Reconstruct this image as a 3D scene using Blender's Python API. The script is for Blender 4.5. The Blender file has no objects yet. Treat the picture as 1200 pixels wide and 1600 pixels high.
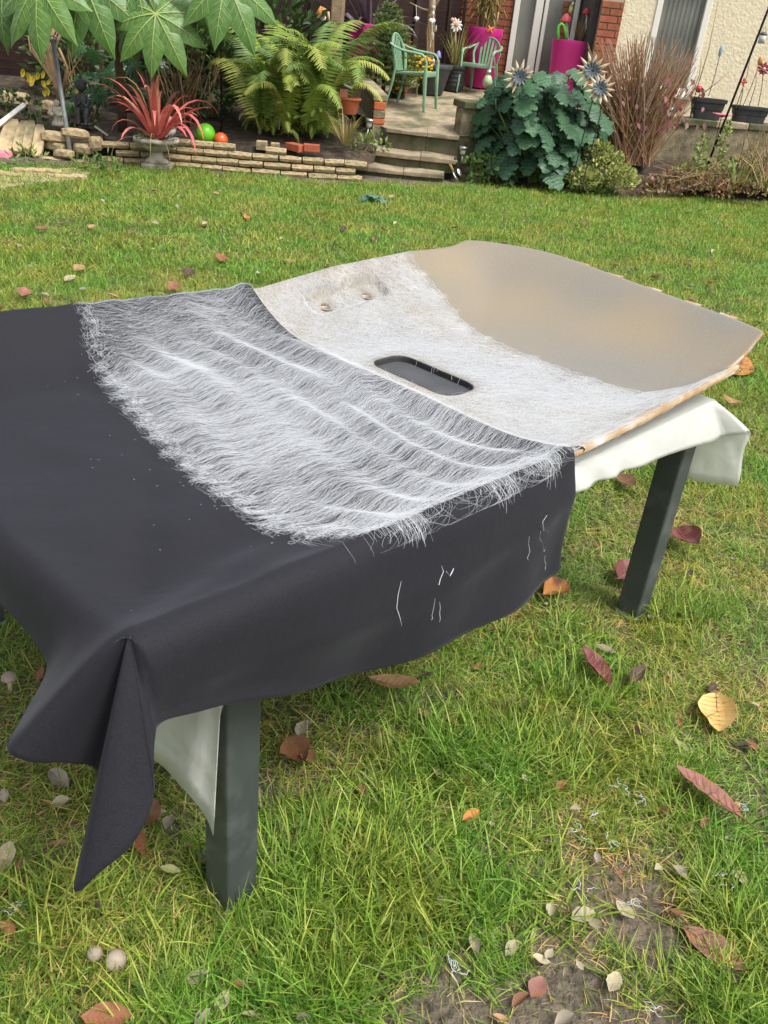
import bpy, bmesh, math, random
import numpy as np
from mathutils import Vector, Matrix, Euler
random.seed(7); rng = np.random.default_rng(7)
R = math.radians
sc = bpy.context.scene
col = sc.collection

# ------------------------------------------------------------------ camera
FPX = 1350.0; TH = math.atan(771/1350); RO = math.atan(245/2350); CH = 1.5
_F = np.array([0, math.cos(TH), -math.sin(TH)]); _U = np.array([0, math.sin(TH), math.cos(TH)]); _R = np.array([1., 0, 0])
_C = np.array([0, 0, CH])
_cr = _R*math.cos(RO)+_U*math.sin(RO); _cu = _U*math.cos(RO)-_R*math.sin(RO)
cam = bpy.data.cameras.new('camera'); camo = bpy.data.objects.new('camera', cam); col.objects.link(camo)
cam.sensor_fit = 'VERTICAL'; cam.sensor_height = 36; cam.lens = 36*FPX/1600; cam.clip_start = .05; cam.clip_end = 500
camo.matrix_world = Matrix([[_cr[i], _cu[i], -_F[i], _C[i]] for i in range(3)]+[[0, 0, 0, 1]])
sc.camera = camo
# ------------------------------------------------------------------ light: bright, thinly overcast day
SUN_EL, SUN_AZ = 60, 122          # azimuth clockwise from +Y (away from the camera)
wd = bpy.data.worlds.new('World'); sc.world = wd; wd.use_nodes = True
nt = wd.node_tree; nt.nodes.clear()
sky = nt.nodes.new('ShaderNodeTexSky'); sky.sky_type = 'NISHITA'; sky.sun_disc = False
sky.sun_elevation = R(SUN_EL); sky.sun_rotation = R(SUN_AZ); sky.air_density = 1.0; sky.dust_density = 4.0; sky.ozone_density = .6
hs = nt.nodes.new('ShaderNodeHueSaturation'); hs.inputs['Saturation'].default_value = .35
bg = nt.nodes.new('ShaderNodeBackground'); bg.inputs['Strength'].default_value = .15
wo = nt.nodes.new('ShaderNodeOutputWorld')
nt.links.new(sky.outputs[0], hs.inputs['Color']); nt.links.new(hs.outputs[0], bg.inputs['Color']); nt.links.new(bg.outputs[0], wo.inputs[0])
sl = bpy.data.lights.new('sun', 'SUN'); sl.energy = 1.9; sl.angle = R(22); sl.color = (1, .97, .925)
so = bpy.data.objects.new('sun', sl); col.objects.link(so); so.location = (3, -4, 9)
_sd = Vector((math.sin(R(SUN_AZ))*math.cos(R(SUN_EL)), math.cos(R(SUN_AZ))*math.cos(R(SUN_EL)), math.sin(R(SUN_EL))))
so.rotation_euler = _sd.to_track_quat('Z', 'Y').to_euler()
sc.view_settings.view_transform = 'Standard'; sc.view_settings.look = 'None'; sc.view_settings.gamma = 1
sc.cycles.max_bounces = 5; sc.cycles.diffuse_bounces = 2; sc.cycles.glossy_bounces = 2; sc.cycles.transmission_bounces = 3; sc.cycles.transparent_max_bounces = 6
sc.view_settings.exposure = 0.78; sc.view_settings.use_curve_mapping = False

# ------------------------------------------------------------------ measuring helpers (points of the place seen along a sight line at a known depth or height)
def ray(u, v):
    a = (u-600)/FPX; b = -(v-800)/FPX
    return _F+a*_cr+b*_cu
def onz(u, v, z=0.):
    d = ray(u, v); return _C+d*((z-CH)/d[2])
def ony(u, v, y):
    d = ray(u, v); return _C+d*(y/d[1])
TO = np.array([-.215, 1.024, 0]); TL = np.array([.673, .74, 0]); TL /= np.linalg.norm(TL); TW = np.array([-TL[1], TL[0], 0])
def T(s, w, z): return TO+TL*s+TW*w+np.array([0, 0, z])       # table frame: s along, w across, z up
def atw(u, v, w):
    d = ray(u, v); t = ((TO+TW*w-_C)@TW)/(d@TW); p = _C+d*t-TO; return np.array([p@TL, p@TW, p[2]])
def ats(u, v, s):
    d = ray(u, v); t = ((TO+TL*s-_C)@TL)/(d@TL); p = _C+d*t-TO; return np.array([p@TL, p@TW, p[2]])
def V(*a): return np.array(a, float)
def ss(a, b, x): t = np.clip((x-a)/(b-a), 0, 1); return t*t*(3-2*t)

# ------------------------------------------------------------------ materials
_mats = {}
def mat(name, c1, c2=None, scale=6, rough=.75, bump=0, bscale=None, metal=0, spec=.4, trans=0, rnd=0, detail=5, c3=None, s3=2., coat=0, wave=0):
    if name in _mats: return _mats[name]
    m = bpy.data.materials.new(name); m.use_nodes = True; _mats[name] = m
    n = m.node_tree.nodes; l = m.node_tree.links
    b = n['Principled BSDF']; b.inputs['Roughness'].default_value = rough; b.inputs['Metallic'].default_value = metal
    b.inputs['Specular IOR Level'].default_value = spec
    if coat: b.inputs['Coat Weight'].default_value = coat
    tc = n.new('ShaderNodeTexCoord'); co = tc.outputs['Object']
    c = None
    def rgb(x):
        r = n.new('ShaderNodeRGB'); r.outputs[0].default_value = (*x, 1); return r.outputs[0]
    def mix(f, a, bb, bt='MIX'):
        x = n.new('ShaderNodeMix'); x.data_type = 'RGBA'; x.blend_type = bt
        if isinstance(f, float): x.inputs[0].default_value = f
        else: l.new(f, x.inputs[0])
        l.new(a, x.inputs[6]); l.new(bb, x.inputs[7]); return x.outputs[2]
    def noise(s, d=detail):
        x = n.new('ShaderNodeTexNoise'); x.inputs['Scale'].default_value = s; x.inputs['Detail'].default_value = d; l.new(co, x.inputs['Vector']); return x.outputs[0]
    def ramp(x, a, bb):
        r = n.new('ShaderNodeMapRange'); r.inputs[1].default_value = a; r.inputs[2].default_value = bb; l.new(x, r.inputs[0]); return r.outputs[0]
    c = rgb(c1)
    if c2: c = mix(ramp(noise(scale), .35, .65), c, rgb(c2))
    if c3: c = mix(ramp(noise(s3), .5, .68), c, rgb(c3))
    if rnd:
        oi = n.new('ShaderNodeObjectInfo'); h = n.new('ShaderNodeHueSaturation'); l.new(c, h.inputs['Color'])
        l.new(ramp2(n, l, oi.outputs['Random'], 1-rnd, 1+rnd), h.inputs['Value'])
        l.new(ramp2(n, l, oi.outputs['Random'], .5+rnd*.05, .5-rnd*.05), h.inputs['Hue'])
        c = h.outputs[0]
    l.new(c, b.inputs['Base Color'])
    if bump:
        bp = n.new('ShaderNodeBump'); bp.inputs['Strength'].default_value = bump; bp.inputs['Distance'].default_value = .01
        l.new(noise(bscale or scale*6, 6), bp.inputs['Height']); l.new(bp.outputs[0], b.inputs['Normal'])
    if trans:
        t = n.new('ShaderNodeBsdfTranslucent'); l.new(c, t.inputs['Color']); ms = n.new('ShaderNodeMixShader'); ms.inputs[0].default_value = trans
        l.new(b.outputs[0], ms.inputs[1]); l.new(t.outputs[0], ms.inputs[2]); l.new(ms.outputs[0], n['Material Output'].inputs[0])
    return m
def ramp2(n, l, x, a, b):
    r = n.new('ShaderNodeMapRange'); r.inputs[3].default_value = a; r.inputs[4].default_value = b; l.new(x, r.inputs[0]); return r.outputs[0]

# ------------------------------------------------------------------ mesh building
class MB:
    def __init__(s): s.v = []; s.f = []; s.m = []
    def add(s, vs, fs, mi=0):
        o = len(s.v); s.v += [tuple(map(float, x)) for x in vs]; s.f += [tuple(i+o for i in f) for f in fs]; s.m += [mi]*len(fs); return s
    def box(s, c, d, ax=None, taper=1., mi=0):
        c = np.array(c, float); h = np.array(d, float)/2; A = np.eye(3) if ax is None else np.array(ax, float)
        vs = []
        for z in (-1, 1):
            k = taper if z > 0 else 1.
            for x, y in ((-1, -1), (1, -1), (1, 1), (-1, 1)): vs.append(c+A[0]*x*h[0]*k+A[1]*y*h[1]*k+A[2]*z*h[2])
        return s.add(vs, [(3, 2, 1, 0), (4, 5, 6, 7), (0, 1, 5, 4), (1, 2, 6, 5), (2, 3, 7, 6), (3, 0, 4, 7)], mi)
    def tube(s, pts, rad, n=6, mi=0, cap=True, flat=1.):
        pts = [np.array(p, float) for p in pts]; k = len(pts)
        if not hasattr(rad, '__len__'): rad = [rad]*k
        vs = []; prev = None
        for i, p in enumerate(pts):
            t = pts[min(i+1, k-1)]-pts[max(i-1, 0)]; t /= (np.linalg.norm(t)+1e-9)
            if prev is None:
                a = np.cross(t, (0, 0, 1.)); a = a if np.linalg.norm(a) > .1 else np.cross(t, (1., 0, 0))
            else: a = prev-t*(prev@t)
            a /= np.linalg.norm(a)+1e-9; prev = a; b = np.cross(t, a)
            for j in range(n):
                q = 2*math.pi*j/n; vs.append(p+(a*math.cos(q)+b*math.sin(q)*flat)*rad[i])
        fs = [(i*n+j, i*n+(j+1) % n, (i+1)*n+(j+1) % n, (i+1)*n+j) for i in range(k-1) for j in range(n)]
        if cap: fs += [tuple(range(n-1, -1, -1)), tuple((k-1)*n+j for j in range(n))]
        return s.add(vs, fs, mi)
    def lathe(s, c, prof, n=20, mi=0, flute=0, ell=1., ax=None):
        c = np.array(c, float); vs = []; A = np.eye(3) if ax is None else np.array(ax, float)
        for r, z in prof:
            for j in range(n):
                q = 2*math.pi*j/n; rr = r*(1+flute*(1 if j % 2 else -1)); vs.append(c+A[0]*rr*math.cos(q)+A[1]*rr*math.sin(q)*ell+A[2]*z)
        k = len(prof)
        fs = [(i*n+j, i*n+(j+1) % n, (i+1)*n+(j+1) % n, (i+1)*n+j) for i in range(k-1) for j in range(n)]
        fs += [tuple(range(n-1, -1, -1)), tuple((k-1)*n+j for j in range(n))]
        return s.add(vs, fs, mi)
    def ball(s, c, r, n=12, mi=0, sc3=(1, 1, 1)):
        c = np.array(c, float); vs = []; k = max(5, n//2+1)
        for i in range(k):
            a = math.pi*(i+.02 if i == 0 else (i-.02 if i == k-1 else i))/(k-1)
            for j in range(n):
                q = 2*math.pi*j/n; vs.append(c+V(math.sin(a)*math.cos(q)*sc3[0], math.sin(a)*math.sin(q)*sc3[1], -math.cos(a)*sc3[2])*r)
        fs = [(i*n+j, i*n+(j+1) % n, (i+1)*n+(j+1) % n, (i+1)*n+j) for i in range(k-1) for j in range(n)]
        fs += [tuple(range(n-1, -1, -1)), tuple((k-1)*n+j for j in range(n))]
        return s.add(vs, fs, mi)
    def ribbon(s, pts, wid, side=None, mi=0, fold=0):
        pts = [np.array(p, float) for p in pts]; k = len(pts); vs = []
        for i, p in enumerate(pts):
            t = pts[min(i+1, k-1)]-pts[max(i-1, 0)]; t /= np.linalg.norm(t)+1e-9
            sd = side if side is not None else np.cross(t, (0, 0, 1.))
            sd = np.array(sd, float); nn = np.linalg.norm(sd); sd = sd/nn if nn > 1e-3 else V(1, 0, 0)
            up = np.cross(sd, t)
            w = wid[i] if hasattr(wid, '__len__') else wid
            if fold: vs += [p-sd*w/2+up*w*fold, p, p+sd*w/2+up*w*fold]
            else: vs += [p-sd*w/2, p+sd*w/2]
        q = 3 if fold else 2
        fs = [(i*q+j, i*q+j+1, (i+1)*q+j+1, (i+1)*q+j) for i in range(k-1) for j in range(q-1)]
        return s.add(vs, fs, mi)
    def mesh(s, name, mats, off=(0, 0, 0), smooth=False):
        me = bpy.data.meshes.new(name); off = np.array(off, float)
        me.from_pydata([tuple(np.array(x)-off) for x in s.v] if np.any(off) else s.v, [], s.f)
        for m in (mats if isinstance(mats, (list, tuple)) else [mats]): me.materials.append(m)
        if any(s.m): me.polygons.foreach_set('material_index', s.m)
        if smooth: me.polygons.foreach_set('use_smooth', [True]*len(s.f))
        me.update(); return me
    def build(s, name, mats, parent=None, smooth=False, bevel=0, org=None, seg=2, ang=40):
        off = root_loc(parent) if parent is not None else (org if org is not None else (0, 0, 0))
        o = bpy.data.objects.new(name, s.mesh(name, mats, off, smooth)); col.objects.link(o)
        if parent is not None: o.parent = parent
        else: o.location = off
        if bevel:
            md = o.modifiers.new('bevel', 'BEVEL'); md.width = bevel; md.segments = seg; md.limit_method = 'ANGLE'; md.angle_limit = R(ang)
        return o
def root_loc(o):
    while o.parent is not None: o = o.parent
    return np.array(o.location)
def thing(name, label, cat, loc=(0, 0, 0), group=None):
    o = bpy.data.objects.new(name, None); col.objects.link(o); o.location = tuple(map(float, loc)); o.empty_display_size = .1
    return tag(o, label, cat, group)
def tag(o, label=None, cat=None, group=None, kind=None):
    for k, x in (('label', label), ('category', cat), ('group', group), ('kind', kind)):
        if x: o[k] = x
    return o
def struct(o): o['kind'] = 'structure'; return o
def stuff(o): o['kind'] = 'stuff'; return o
def inst(name, me, parent, loc, rot=(0, 0, 0), scale=1.):
    """one more object on shared mesh data, placed in world space under its parent"""
    o = bpy.data.objects.new(name, me); col.objects.link(o)
    L = np.array(loc, float)
    if parent is not None: o.parent = parent; L = L-root_loc(parent)
    o.location = tuple(L); o.rotation_euler = rot if not isinstance(rot, Matrix) else rot.to_euler()
    o.scale = (scale,)*3 if not hasattr(scale, '__len__') else scale
    return o
def frame(z, x=(1, 0, 0)):
    z = np.array(z, float); z /= np.linalg.norm(z); x = np.array(x, float); x = x-z*(x@z); x /= np.linalg.norm(x); y = np.cross(z, x)
    return Matrix([[x[i], y[i], z[i]] for i in range(3)])
def U(a, b): return random.uniform(a, b)
def catmull(ts, ps, t):
    ts = np.array(ts); ps = np.array(ps, float); i = int(np.clip(np.searchsorted(ts, t)-1, 0, len(ts)-2))
    h = ts[i+1]-ts[i]; x = (t-ts[i])/h
    def tan(k):
        a = max(k-1, 0); b = min(k+1, len(ts)-1); return (ps[b]-ps[a])/(ts[b]-ts[a])
    m0 = tan(i)*h; m1 = tan(i+1)*h
    return (2*x**3-3*x*x+1)*ps[i]+(x**3-2*x*x+x)*m0+(-2*x**3+3*x*x)*ps[i+1]+(x**3-x*x)*m1
def vnoise(x, y, seed=0):
    xi = np.floor(x).astype(int); yi = np.floor(y).astype(int); xf = x-xi; yf = y-yi
    def h(a, b): 
        q = np.sin(a*127.1+b*311.7+seed*74.7)*43758.5453; return q-np.floor(q)
    u = xf*xf*(3-2*xf); v = yf*yf*(3-2*yf)
    return (h(xi, yi)*(1-u)+h(xi+1, yi)*u)*(1-v)+(h(xi, yi+1)*(1-u)+h(xi+1, yi+1)*u)*v
def fast_mesh(name, verts, quads, m, smooth=False):
    me = bpy.data.meshes.new(name); n = len(quads)
    me.vertices.add(len(verts)); me.vertices.foreach_set('co', np.ascontiguousarray(verts, dtype=np.float32).ravel())
    k = quads.shape[1]
    me.loops.add(n*k); me.loops.foreach_set('vertex_index', np.ascontiguousarray(quads, dtype=np.int32).ravel())
    me.polygons.add(n); me.polygons.foreach_set('loop_start', np.arange(0, n*k, k, dtype=np.int32))
    if smooth: me.polygons.foreach_set('use_smooth', np.ones(n, dtype=bool))
    me.materials.append(m); me.update(calc_edges=True); me.validate(); return me
def put(name, me, parent=None, loc=(0, 0, 0)):
    o = bpy.data.objects.new(name, me); col.objects.link(o); o.parent = parent; o.location = loc; return o

# ================================================================== GROUND AND LAWN
def lawn_mat():
    m = bpy.data.materials.new('lawn_soil'); m.use_nodes = True; n = m.node_tree.nodes; l = m.node_tree.links; b = n['Principled BSDF']
    g = n.new('ShaderNodeNewGeometry')
    def noise(s, d=6):
        x = n.new('ShaderNodeTexNoise'); x.inputs['Scale'].default_value = s; x.inputs['Detail'].default_value = d; l.new(g.outputs['Position'], x.inputs['Vector']); return x.outputs[0]
    r = n.new('ShaderNodeValToRGB'); l.new(noise(9), r.inputs[0]); e = r.color_ramp.elements
    e[0].position = .3; e[0].color = (.06, .047, .033, 1); e[1].position = .7; e[1].color = (.21, .165, .115, 1)
    r2 = n.new('ShaderNodeValToRGB'); l.new(noise(55), r2.inputs[0]); e = r2.color_ramp.elements
    e[0].position = .4; e[0].color = (.045, .038, .026, 1); e[1].position = .62; e[1].color = (.2, .165, .11, 1)
    mx = n.new('ShaderNodeMix'); mx.data_type = 'RGBA'; mx.inputs[0].default_value = .45; l.new(r.outputs[0], mx.inputs[6]); l.new(r2.outputs[0], mx.inputs[7])
    l.new(mx.outputs[2], b.inputs['Base Color']); b.inputs['Roughness'].default_value = .95
    bp = n.new('ShaderNodeBump'); bp.inputs['Strength'].default_value = 1.; bp.inputs['Distance'].default_value = .03; l.new(noise(60, 10), bp.inputs['Height']); l.new(bp.outputs[0], b.inputs['Normal'])
    return m
gm = MB(); gm.add([(-60, -20, 0), (60, -20, 0), (60, 100, 0), (-60, 100, 0)], [(0, 1, 2, 3)])
ground = struct(gm.build('ground', lawn_mat()))

def grass_mat():
    m = bpy.data.materials.new('grass_blades'); m.use_nodes = True; n = m.node_tree.nodes; l = m.node_tree.links; b = n['Principled BSDF']
    at = n.new('ShaderNodeAttribute'); at.attribute_name = 'Col'
    g = n.new('ShaderNodeNewGeometry')
    x = n.new('ShaderNodeTexNoise'); x.inputs['Scale'].default_value = 2.6; x.inputs['Detail'].default_value = 4; l.new(g.outputs['Position'], x.inputs['Vector'])
    mr = n.new('ShaderNodeMapRange'); mr.inputs[1].default_value = .38; mr.inputs[2].default_value = .66; l.new(x.outputs[0], mr.inputs[0])
    mx = n.new('ShaderNodeMix'); mx.data_type = 'RGBA'; mx.blend_type = 'MULTIPLY'; mx.inputs[0].default_value = 1
    c = n.new('ShaderNodeMix'); c.data_type = 'RGBA'; c.inputs[6].default_value = (.8, 1.0, .75, 1); c.inputs[7].default_value = (1.38, 1.06, 1.0, 1); l.new(mr.outputs[0], c.inputs[0])
    l.new(at.outputs['Color'], mx.inputs[6]); l.new(c.outputs[2], mx.inputs[7])
    l.new(mx.outputs[2], b.inputs['Base Color']); b.inputs['Roughness'].default_value = .5; b.inputs['Specular IOR Level'].default_value = .35
    t = n.new('ShaderNodeBsdfTranslucent'); l.new(mx.outputs[2], t.inputs['Color']); ms = n.new('ShaderNodeMixShader'); ms.inputs[0].default_value = .35
    l.new(b.outputs[0], ms.inputs[1]); l.new(t.outputs[0], ms.inputs[2]); l.new(ms.outputs[0], n['Material Output'].inputs[0])
    return m
GM = grass_mat()
def grass_patch(name, nb, rad, hl, wid, lean, straw, seed):
    """one sod of curved blades, each blade a tapered strip"""
    r = np.random.default_rng(seed); K = 5
    a = r.uniform(0, 2*np.pi, nb); q = rad*np.sqrt(r.uniform(0, 1, nb)); bx = q*np.cos(a); by = q*np.sin(a)
    az = r.uniform(0, 2*np.pi, nb)*.75+seed; L = r.uniform(*hl, nb); ln = np.clip(r.normal(lean, .38, nb), .08, 1.5); cv = r.uniform(.1, 1.15, nb)
    wd_ = wid*r.uniform(.6, 1.25, nb); tw = r.normal(0, .5, nb)
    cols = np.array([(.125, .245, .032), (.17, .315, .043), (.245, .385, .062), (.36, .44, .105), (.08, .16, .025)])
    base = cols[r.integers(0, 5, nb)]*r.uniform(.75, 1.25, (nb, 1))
    st = r.uniform(0, 1, nb) < straw; base[st] = np.array([(.56, .45, .20)])*r.uniform(.55, 1.2, (st.sum(), 1))
    ln[st] = np.clip(ln[st]+.5, .6, 1.5)
    V_ = np.zeros((nb, K, 2, 3)); C_ = np.zeros((nb, K, 2, 4)); x = bx.copy(); y = by.copy(); z = np.zeros(nb)-.004
    for k in range(K):
        t = k/(K-1); th = ln+cv*t                        # angle from vertical
        if k:
            x = x+np.sin(th)*np.cos(az)*L/(K-1); y = y+np.sin(th)*np.sin(az)*L/(K-1); z = np.maximum(z+np.cos(th)*L/(K-1), .003)
        w = wd_*(1-t**2.2)*.5+.00012
        sx = -np.sin(az+tw*t); sy = np.cos(az+tw*t)
        for j, sg in ((0, -1), (1, 1)):
            V_[:, k, j, 0] = x+sg*w*sx; V_[:, k, j, 1] = y+sg*w*sy; V_[:, k, j, 2] = z+sg*w*np.sin(tw)*.6
            C_[:, k, j, :3] = base*(.75+.4*t)+np.array([.05, .03, 0])*(t**4); C_[:, k, j, 3] = 1
    idx = np.arange(nb*K*2).reshape(nb, K, 2)
    quads = np.stack([idx[:, :-1, 0], idx[:, :-1, 1], idx[:, 1:, 1], idx[:, 1:, 0]], -1).reshape(-1, 4)
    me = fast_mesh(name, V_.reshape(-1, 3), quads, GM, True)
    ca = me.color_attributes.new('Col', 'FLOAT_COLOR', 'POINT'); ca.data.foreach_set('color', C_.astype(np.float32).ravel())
    return me
gcol = bpy.data.collections.new('sods')
specs = [  # near sods 0-5, tall tufts 6-7, far sods 8-10
    (420, .15, (.025, .065), .0021, .8, .26), (420, .15, (.025, .07), .0022, .9, .36), (420, .15, (.02, .055), .002, 1.0, .46),
    (400, .15, (.03, .08), .0025, .65, .10), (420, .15, (.025, .06), .002, .8, .22), (300, .15, (.02, .06), .0022, 1.05, .5),
    (120, .09, (.06, .13), .0036, .6, .04), (90, .07, (.05, .11), .0032, .75, .06),
    (300, .22, (.03, .07), .0042, .55, .10), (300, .22, (.03, .075), .0046, .6, .16), (300, .22, (.025, .06), .004, .7, .2),
    (60, .15, (.02, .06), .002, 1.15, .6)]   # 11: sparse growth on worn soil
for i, (nb, rad, hl, wid, lean, straw) in enumerate(specs):
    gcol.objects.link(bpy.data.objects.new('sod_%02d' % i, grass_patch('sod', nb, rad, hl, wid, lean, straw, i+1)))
# where the sods grow: everywhere on the lawn, thinner on the worn soil at the lower right
WORN = [(onz(940, 1500), .30, .96), (onz(1120, 1430), .16, .8), (onz(650, 1550), .2, .85), (onz(470, 1470), .09, .7), (onz(830, 1575), .28, .95), (onz(1010, 1560), .25, .9),
        (onz(900, 1350), .1, .35), (onz(1150, 1590), .2, .5), (onz(380, 1500), .05, .6), (onz(1060, 1300), .09, .3)]
def bed_edge(x):
    return np.interp(x, [-6, -3.6, -3.0, -2.6, -.7, .3, .6, 1.2, 2.4, 3.3, 6], [8.1, 8.3, 8.75, 9.02, 9.2, 9.72, 9.95, 10.0, 10.15, 10.7, 11.2])
pts, rots, scls, ids = [], [], [], []
def sow(y0, y1, xw0, xw1, step, kinds, smin, smax):
    y = y0
    while y < y1:
        t = (y-y0)/(y1-y0); hw = xw0+(xw1-xw0)*t; x = -hw
        while x < hw:
            px = x+U(-.5, .5)*step; py = y+U(-.5, .5)*step; x += step
            if py > bed_edge(px)-.03: continue
            dens = 1.
            for c, r_, k in WORN:
                d = math.hypot(px-c[0], py-c[1])
                dens = min(dens, 1-k*(1-ss(r_*.55, r_*1.15, d)))
            bare = random.random() > dens
            pts.append((px, py, .001)); rots.append((U(-.06, .06), U(-.06, .06), U(0, 6.283)))
            scls.append(U(smin, smax)*(.8+.2*dens)); ids.append(11 if bare else random.choice(kinds))
        y += step
sow(-.2, 3.1, 2.3, 3.2, .125, [0, 0, 1, 1, 2, 3, 4, 4, 5], .8, 1.25)
sow(3.1, 5.6, 3.2, 4.6, .14, [0, 1, 3, 3, 4, 8, 9], .9, 1.25)
sow(5.6, 11, 4.4, 6.6, .17, [8, 8, 9, 10], .85, 1.2)
for u, v, n_, sp in ((600, 1400, 26, .09), (560, 1345, 14, .08), (480, 1450, 18, .09), (430, 1530, 16, .08), (700, 1400, 14, .1), (880, 1040, 12, .1), (820, 1170, 12, .1),
                     (1140, 1330, 10, .08), (1180, 1470, 14, .07), (860, 1250, 10, .09), (1120, 1540, 10, .06), (250, 1480, 14, .1), (60, 1500, 12, .1), (1010, 1180, 8, .1), (700, 1180, 16, .12), (380, 1400, 8, .1), (1020, 960, 9, .06), (900, 1480, 5, .08)):
    c = onz(u, v)
    for _ in range(n_):
        pts.append((c[0]+random.gauss(0, sp), c[1]+random.gauss(0, sp), .001)); rots.append((U(-.1, .1), U(-.1, .1), U(0, 6.283))); scls.append(U(.6, 1.1)); ids.append(random.choice([6, 7, 7]))
gme = bpy.data.meshes.new('grass'); gme.from_pydata(pts, [], [])
for nm, ty, dat in (('rot', 'FLOAT_VECTOR', rots), ('scl', 'FLOAT', scls), ('idx', 'INT', ids)):
    a = gme.attributes.new(nm, ty, 'POINT'); a.data.foreach_set('vector' if ty == 'FLOAT_VECTOR' else 'value', np.array(dat).ravel())
grass = bpy.data.objects.new('grass', gme); col.objects.link(grass); stuff(grass)
tag(grass, 'short autumn lawn grass with straw and long tufts', 'grass')
ng = bpy.data.node_groups.new('sow_grass', 'GeometryNodeTree')
ng.interface.new_socket('Geometry', in_out='INPUT', socket_type='NodeSocketGeometry'); ng.interface.new_socket('Geometry', in_out='OUTPUT', socket_type='NodeSocketGeometry')
gi = ng.nodes.new('NodeGroupInput'); go = ng.nodes.new('NodeGroupOutput'); ip = ng.nodes.new('GeometryNodeInstanceOnPoints'); ci = ng.nodes.new('GeometryNodeCollectionInfo')
ci.inputs['Collection'].default_value = gcol; ci.inputs['Separate Children'].default_value = True; ci.inputs['Reset Children'].default_value = True
def nattr(nm, ty):
    x = ng.nodes.new('GeometryNodeInputNamedAttribute'); x.data_type = ty; x.inputs[0].default_value = nm; return x.outputs[0]
e2r = ng.nodes.new('FunctionNodeEulerToRotation'); ng.links.new(nattr('rot', 'FLOAT_VECTOR'), e2r.inputs[0])
m2p = ng.nodes.new('GeometryNodeMeshToPoints'); ng.links.new(gi.outputs[0], m2p.inputs[0]); ng.links.new(m2p.outputs[0], ip.inputs['Points'])
ng.links.new(ci.outputs[0], ip.inputs['Instance']); ip.inputs['Pick Instance'].default_value = True
ng.links.new(nattr('idx', 'INT'), ip.inputs['Instance Index']); ng.links.new(e2r.outputs[0], ip.inputs['Rotation']); ng.links.new(nattr('scl', 'FLOAT'), ip.inputs['Scale'])
ng.links.new(ip.outputs[0], go.inputs[0])
gmod = grass.modifiers.new('grass', 'NODES'); gmod.node_group = ng

# ================================================================== TABLE
M_ALU = mat('anthracite_paint', (.042, .05, .05), (.055, .063, .063), 9, rough=.45, bump=.03, bscale=220, spec=.5, c3=(.085, .095, .095), s3=14)
M_CAP = mat('grey_foot_plastic', (.2, .21, .21), (.28, .28, .27), 30, .6)
ZT = .70; LEN = 1.55; WID = 1.16
tb = thing('garden_table', 'dark grey metal garden table standing on the lawn under plastic sheet and panel', 'table', T(.02, .02, 0))
AX = [TL, TW, V(0, 0, 1)]
def tbox(mb, s0, s1, w0, w1, z0, z1, taper=1., mi=0):
    return mb.box(T((s0+s1)/2, (w0+w1)/2, (z0+z1)/2), (s1-s0, w1-w0, z1-z0), AX, taper, mi)
o = tbox(MB(), .004, LEN-.004, .004, WID-.004, ZT-.022, ZT).build('table_top', M_ALU, tb, bevel=.004)
o = tbox(MB(), .03, LEN-.03, .012, .04, ZT-.09, ZT-.0225).build('apron', M_ALU, tb, bevel=.003)
o = tbox(MB(), .03, LEN-.03, WID-.04, WID-.012, ZT-.09, ZT-.0225).build('apron', M_ALU, tb, bevel=.003)
for s0 in (0, LEN-.07):
    for w0 in (0, WID-.07):
        lg = tbox(MB(), s0, s0+.07, w0, w0+.07, .014, ZT-.023).build('leg', M_ALU, tb, bevel=.005)
        tbox(MB(), s0-.001, s0+.071, w0-.001, w0+.071, .003, .0135).build('foot_cap', M_CAP, lg, bevel=.003)

# ------------------------------------------------------------------ plastic sheet over the table
def plastic():
    m = bpy.data.materials.new('plastic_sheet'); m.use_nodes = True; n = m.node_tree.nodes; l = m.node_tree.links; b = n['Principled BSDF']
    b.inputs['Base Color'].default_value = (.84, .85, .83, 1); b.inputs['Roughness'].default_value = .28; b.inputs['Specular IOR Level'].default_value = .5
    t = n.new('ShaderNodeBsdfTranslucent'); t.inputs['Color'].default_value = (.84, .85, .74, 1)
    tr = n.new('ShaderNodeBsdfTransparent'); tr.inputs[0].default_value = (.9, .93, .84, 1)
    a = n.new('ShaderNodeMixShader'); a.inputs[0].default_value = .5; l.new(b.outputs[0], a.inputs[1]); l.new(t.outputs[0], a.inputs[2])
    c = n.new('ShaderNodeMixShader'); c.inputs[0].default_value = .07; l.new(a.outputs[0], c.inputs[1]); l.new(tr.outputs[0], c.inputs[2]); l.new(c.outputs[0], n['Material Output'].inputs[0])
    tc = n.new('ShaderNodeTexCoord'); no = n.new('ShaderNodeTexNoise'); no.inputs['Scale'].default_value = 7; no.inputs['Detail'].default_value = 2.5; no.inputs['Distortion'].default_value = 1.2; l.new(tc.outputs['Object'], no.inputs['Vector'])
    bp = n.new('ShaderNodeBump'); bp.inputs['Strength'].default_value = .55; bp.inputs['Distance'].default_value = .02; l.new(no.outputs[0], bp.inputs['Height']); l.new(bp.outputs[0], b.inputs['Normal'])
    return m
M_PL = plastic()
e = .006
topk = [(0.0, (-e, .45)), (.08, (-e, .2)), (.16, (-e, .03)), (.2, (-e, -e)), (.26, (0.0, -e)), (.3, (.02, -e)), (.78, (LEN-.02, -e)), (.82, (LEN+e, -e)), (.88, (LEN+e, 0)), (.92, (LEN+e, .06)), (1.0, (LEN+e, WID))]
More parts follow.
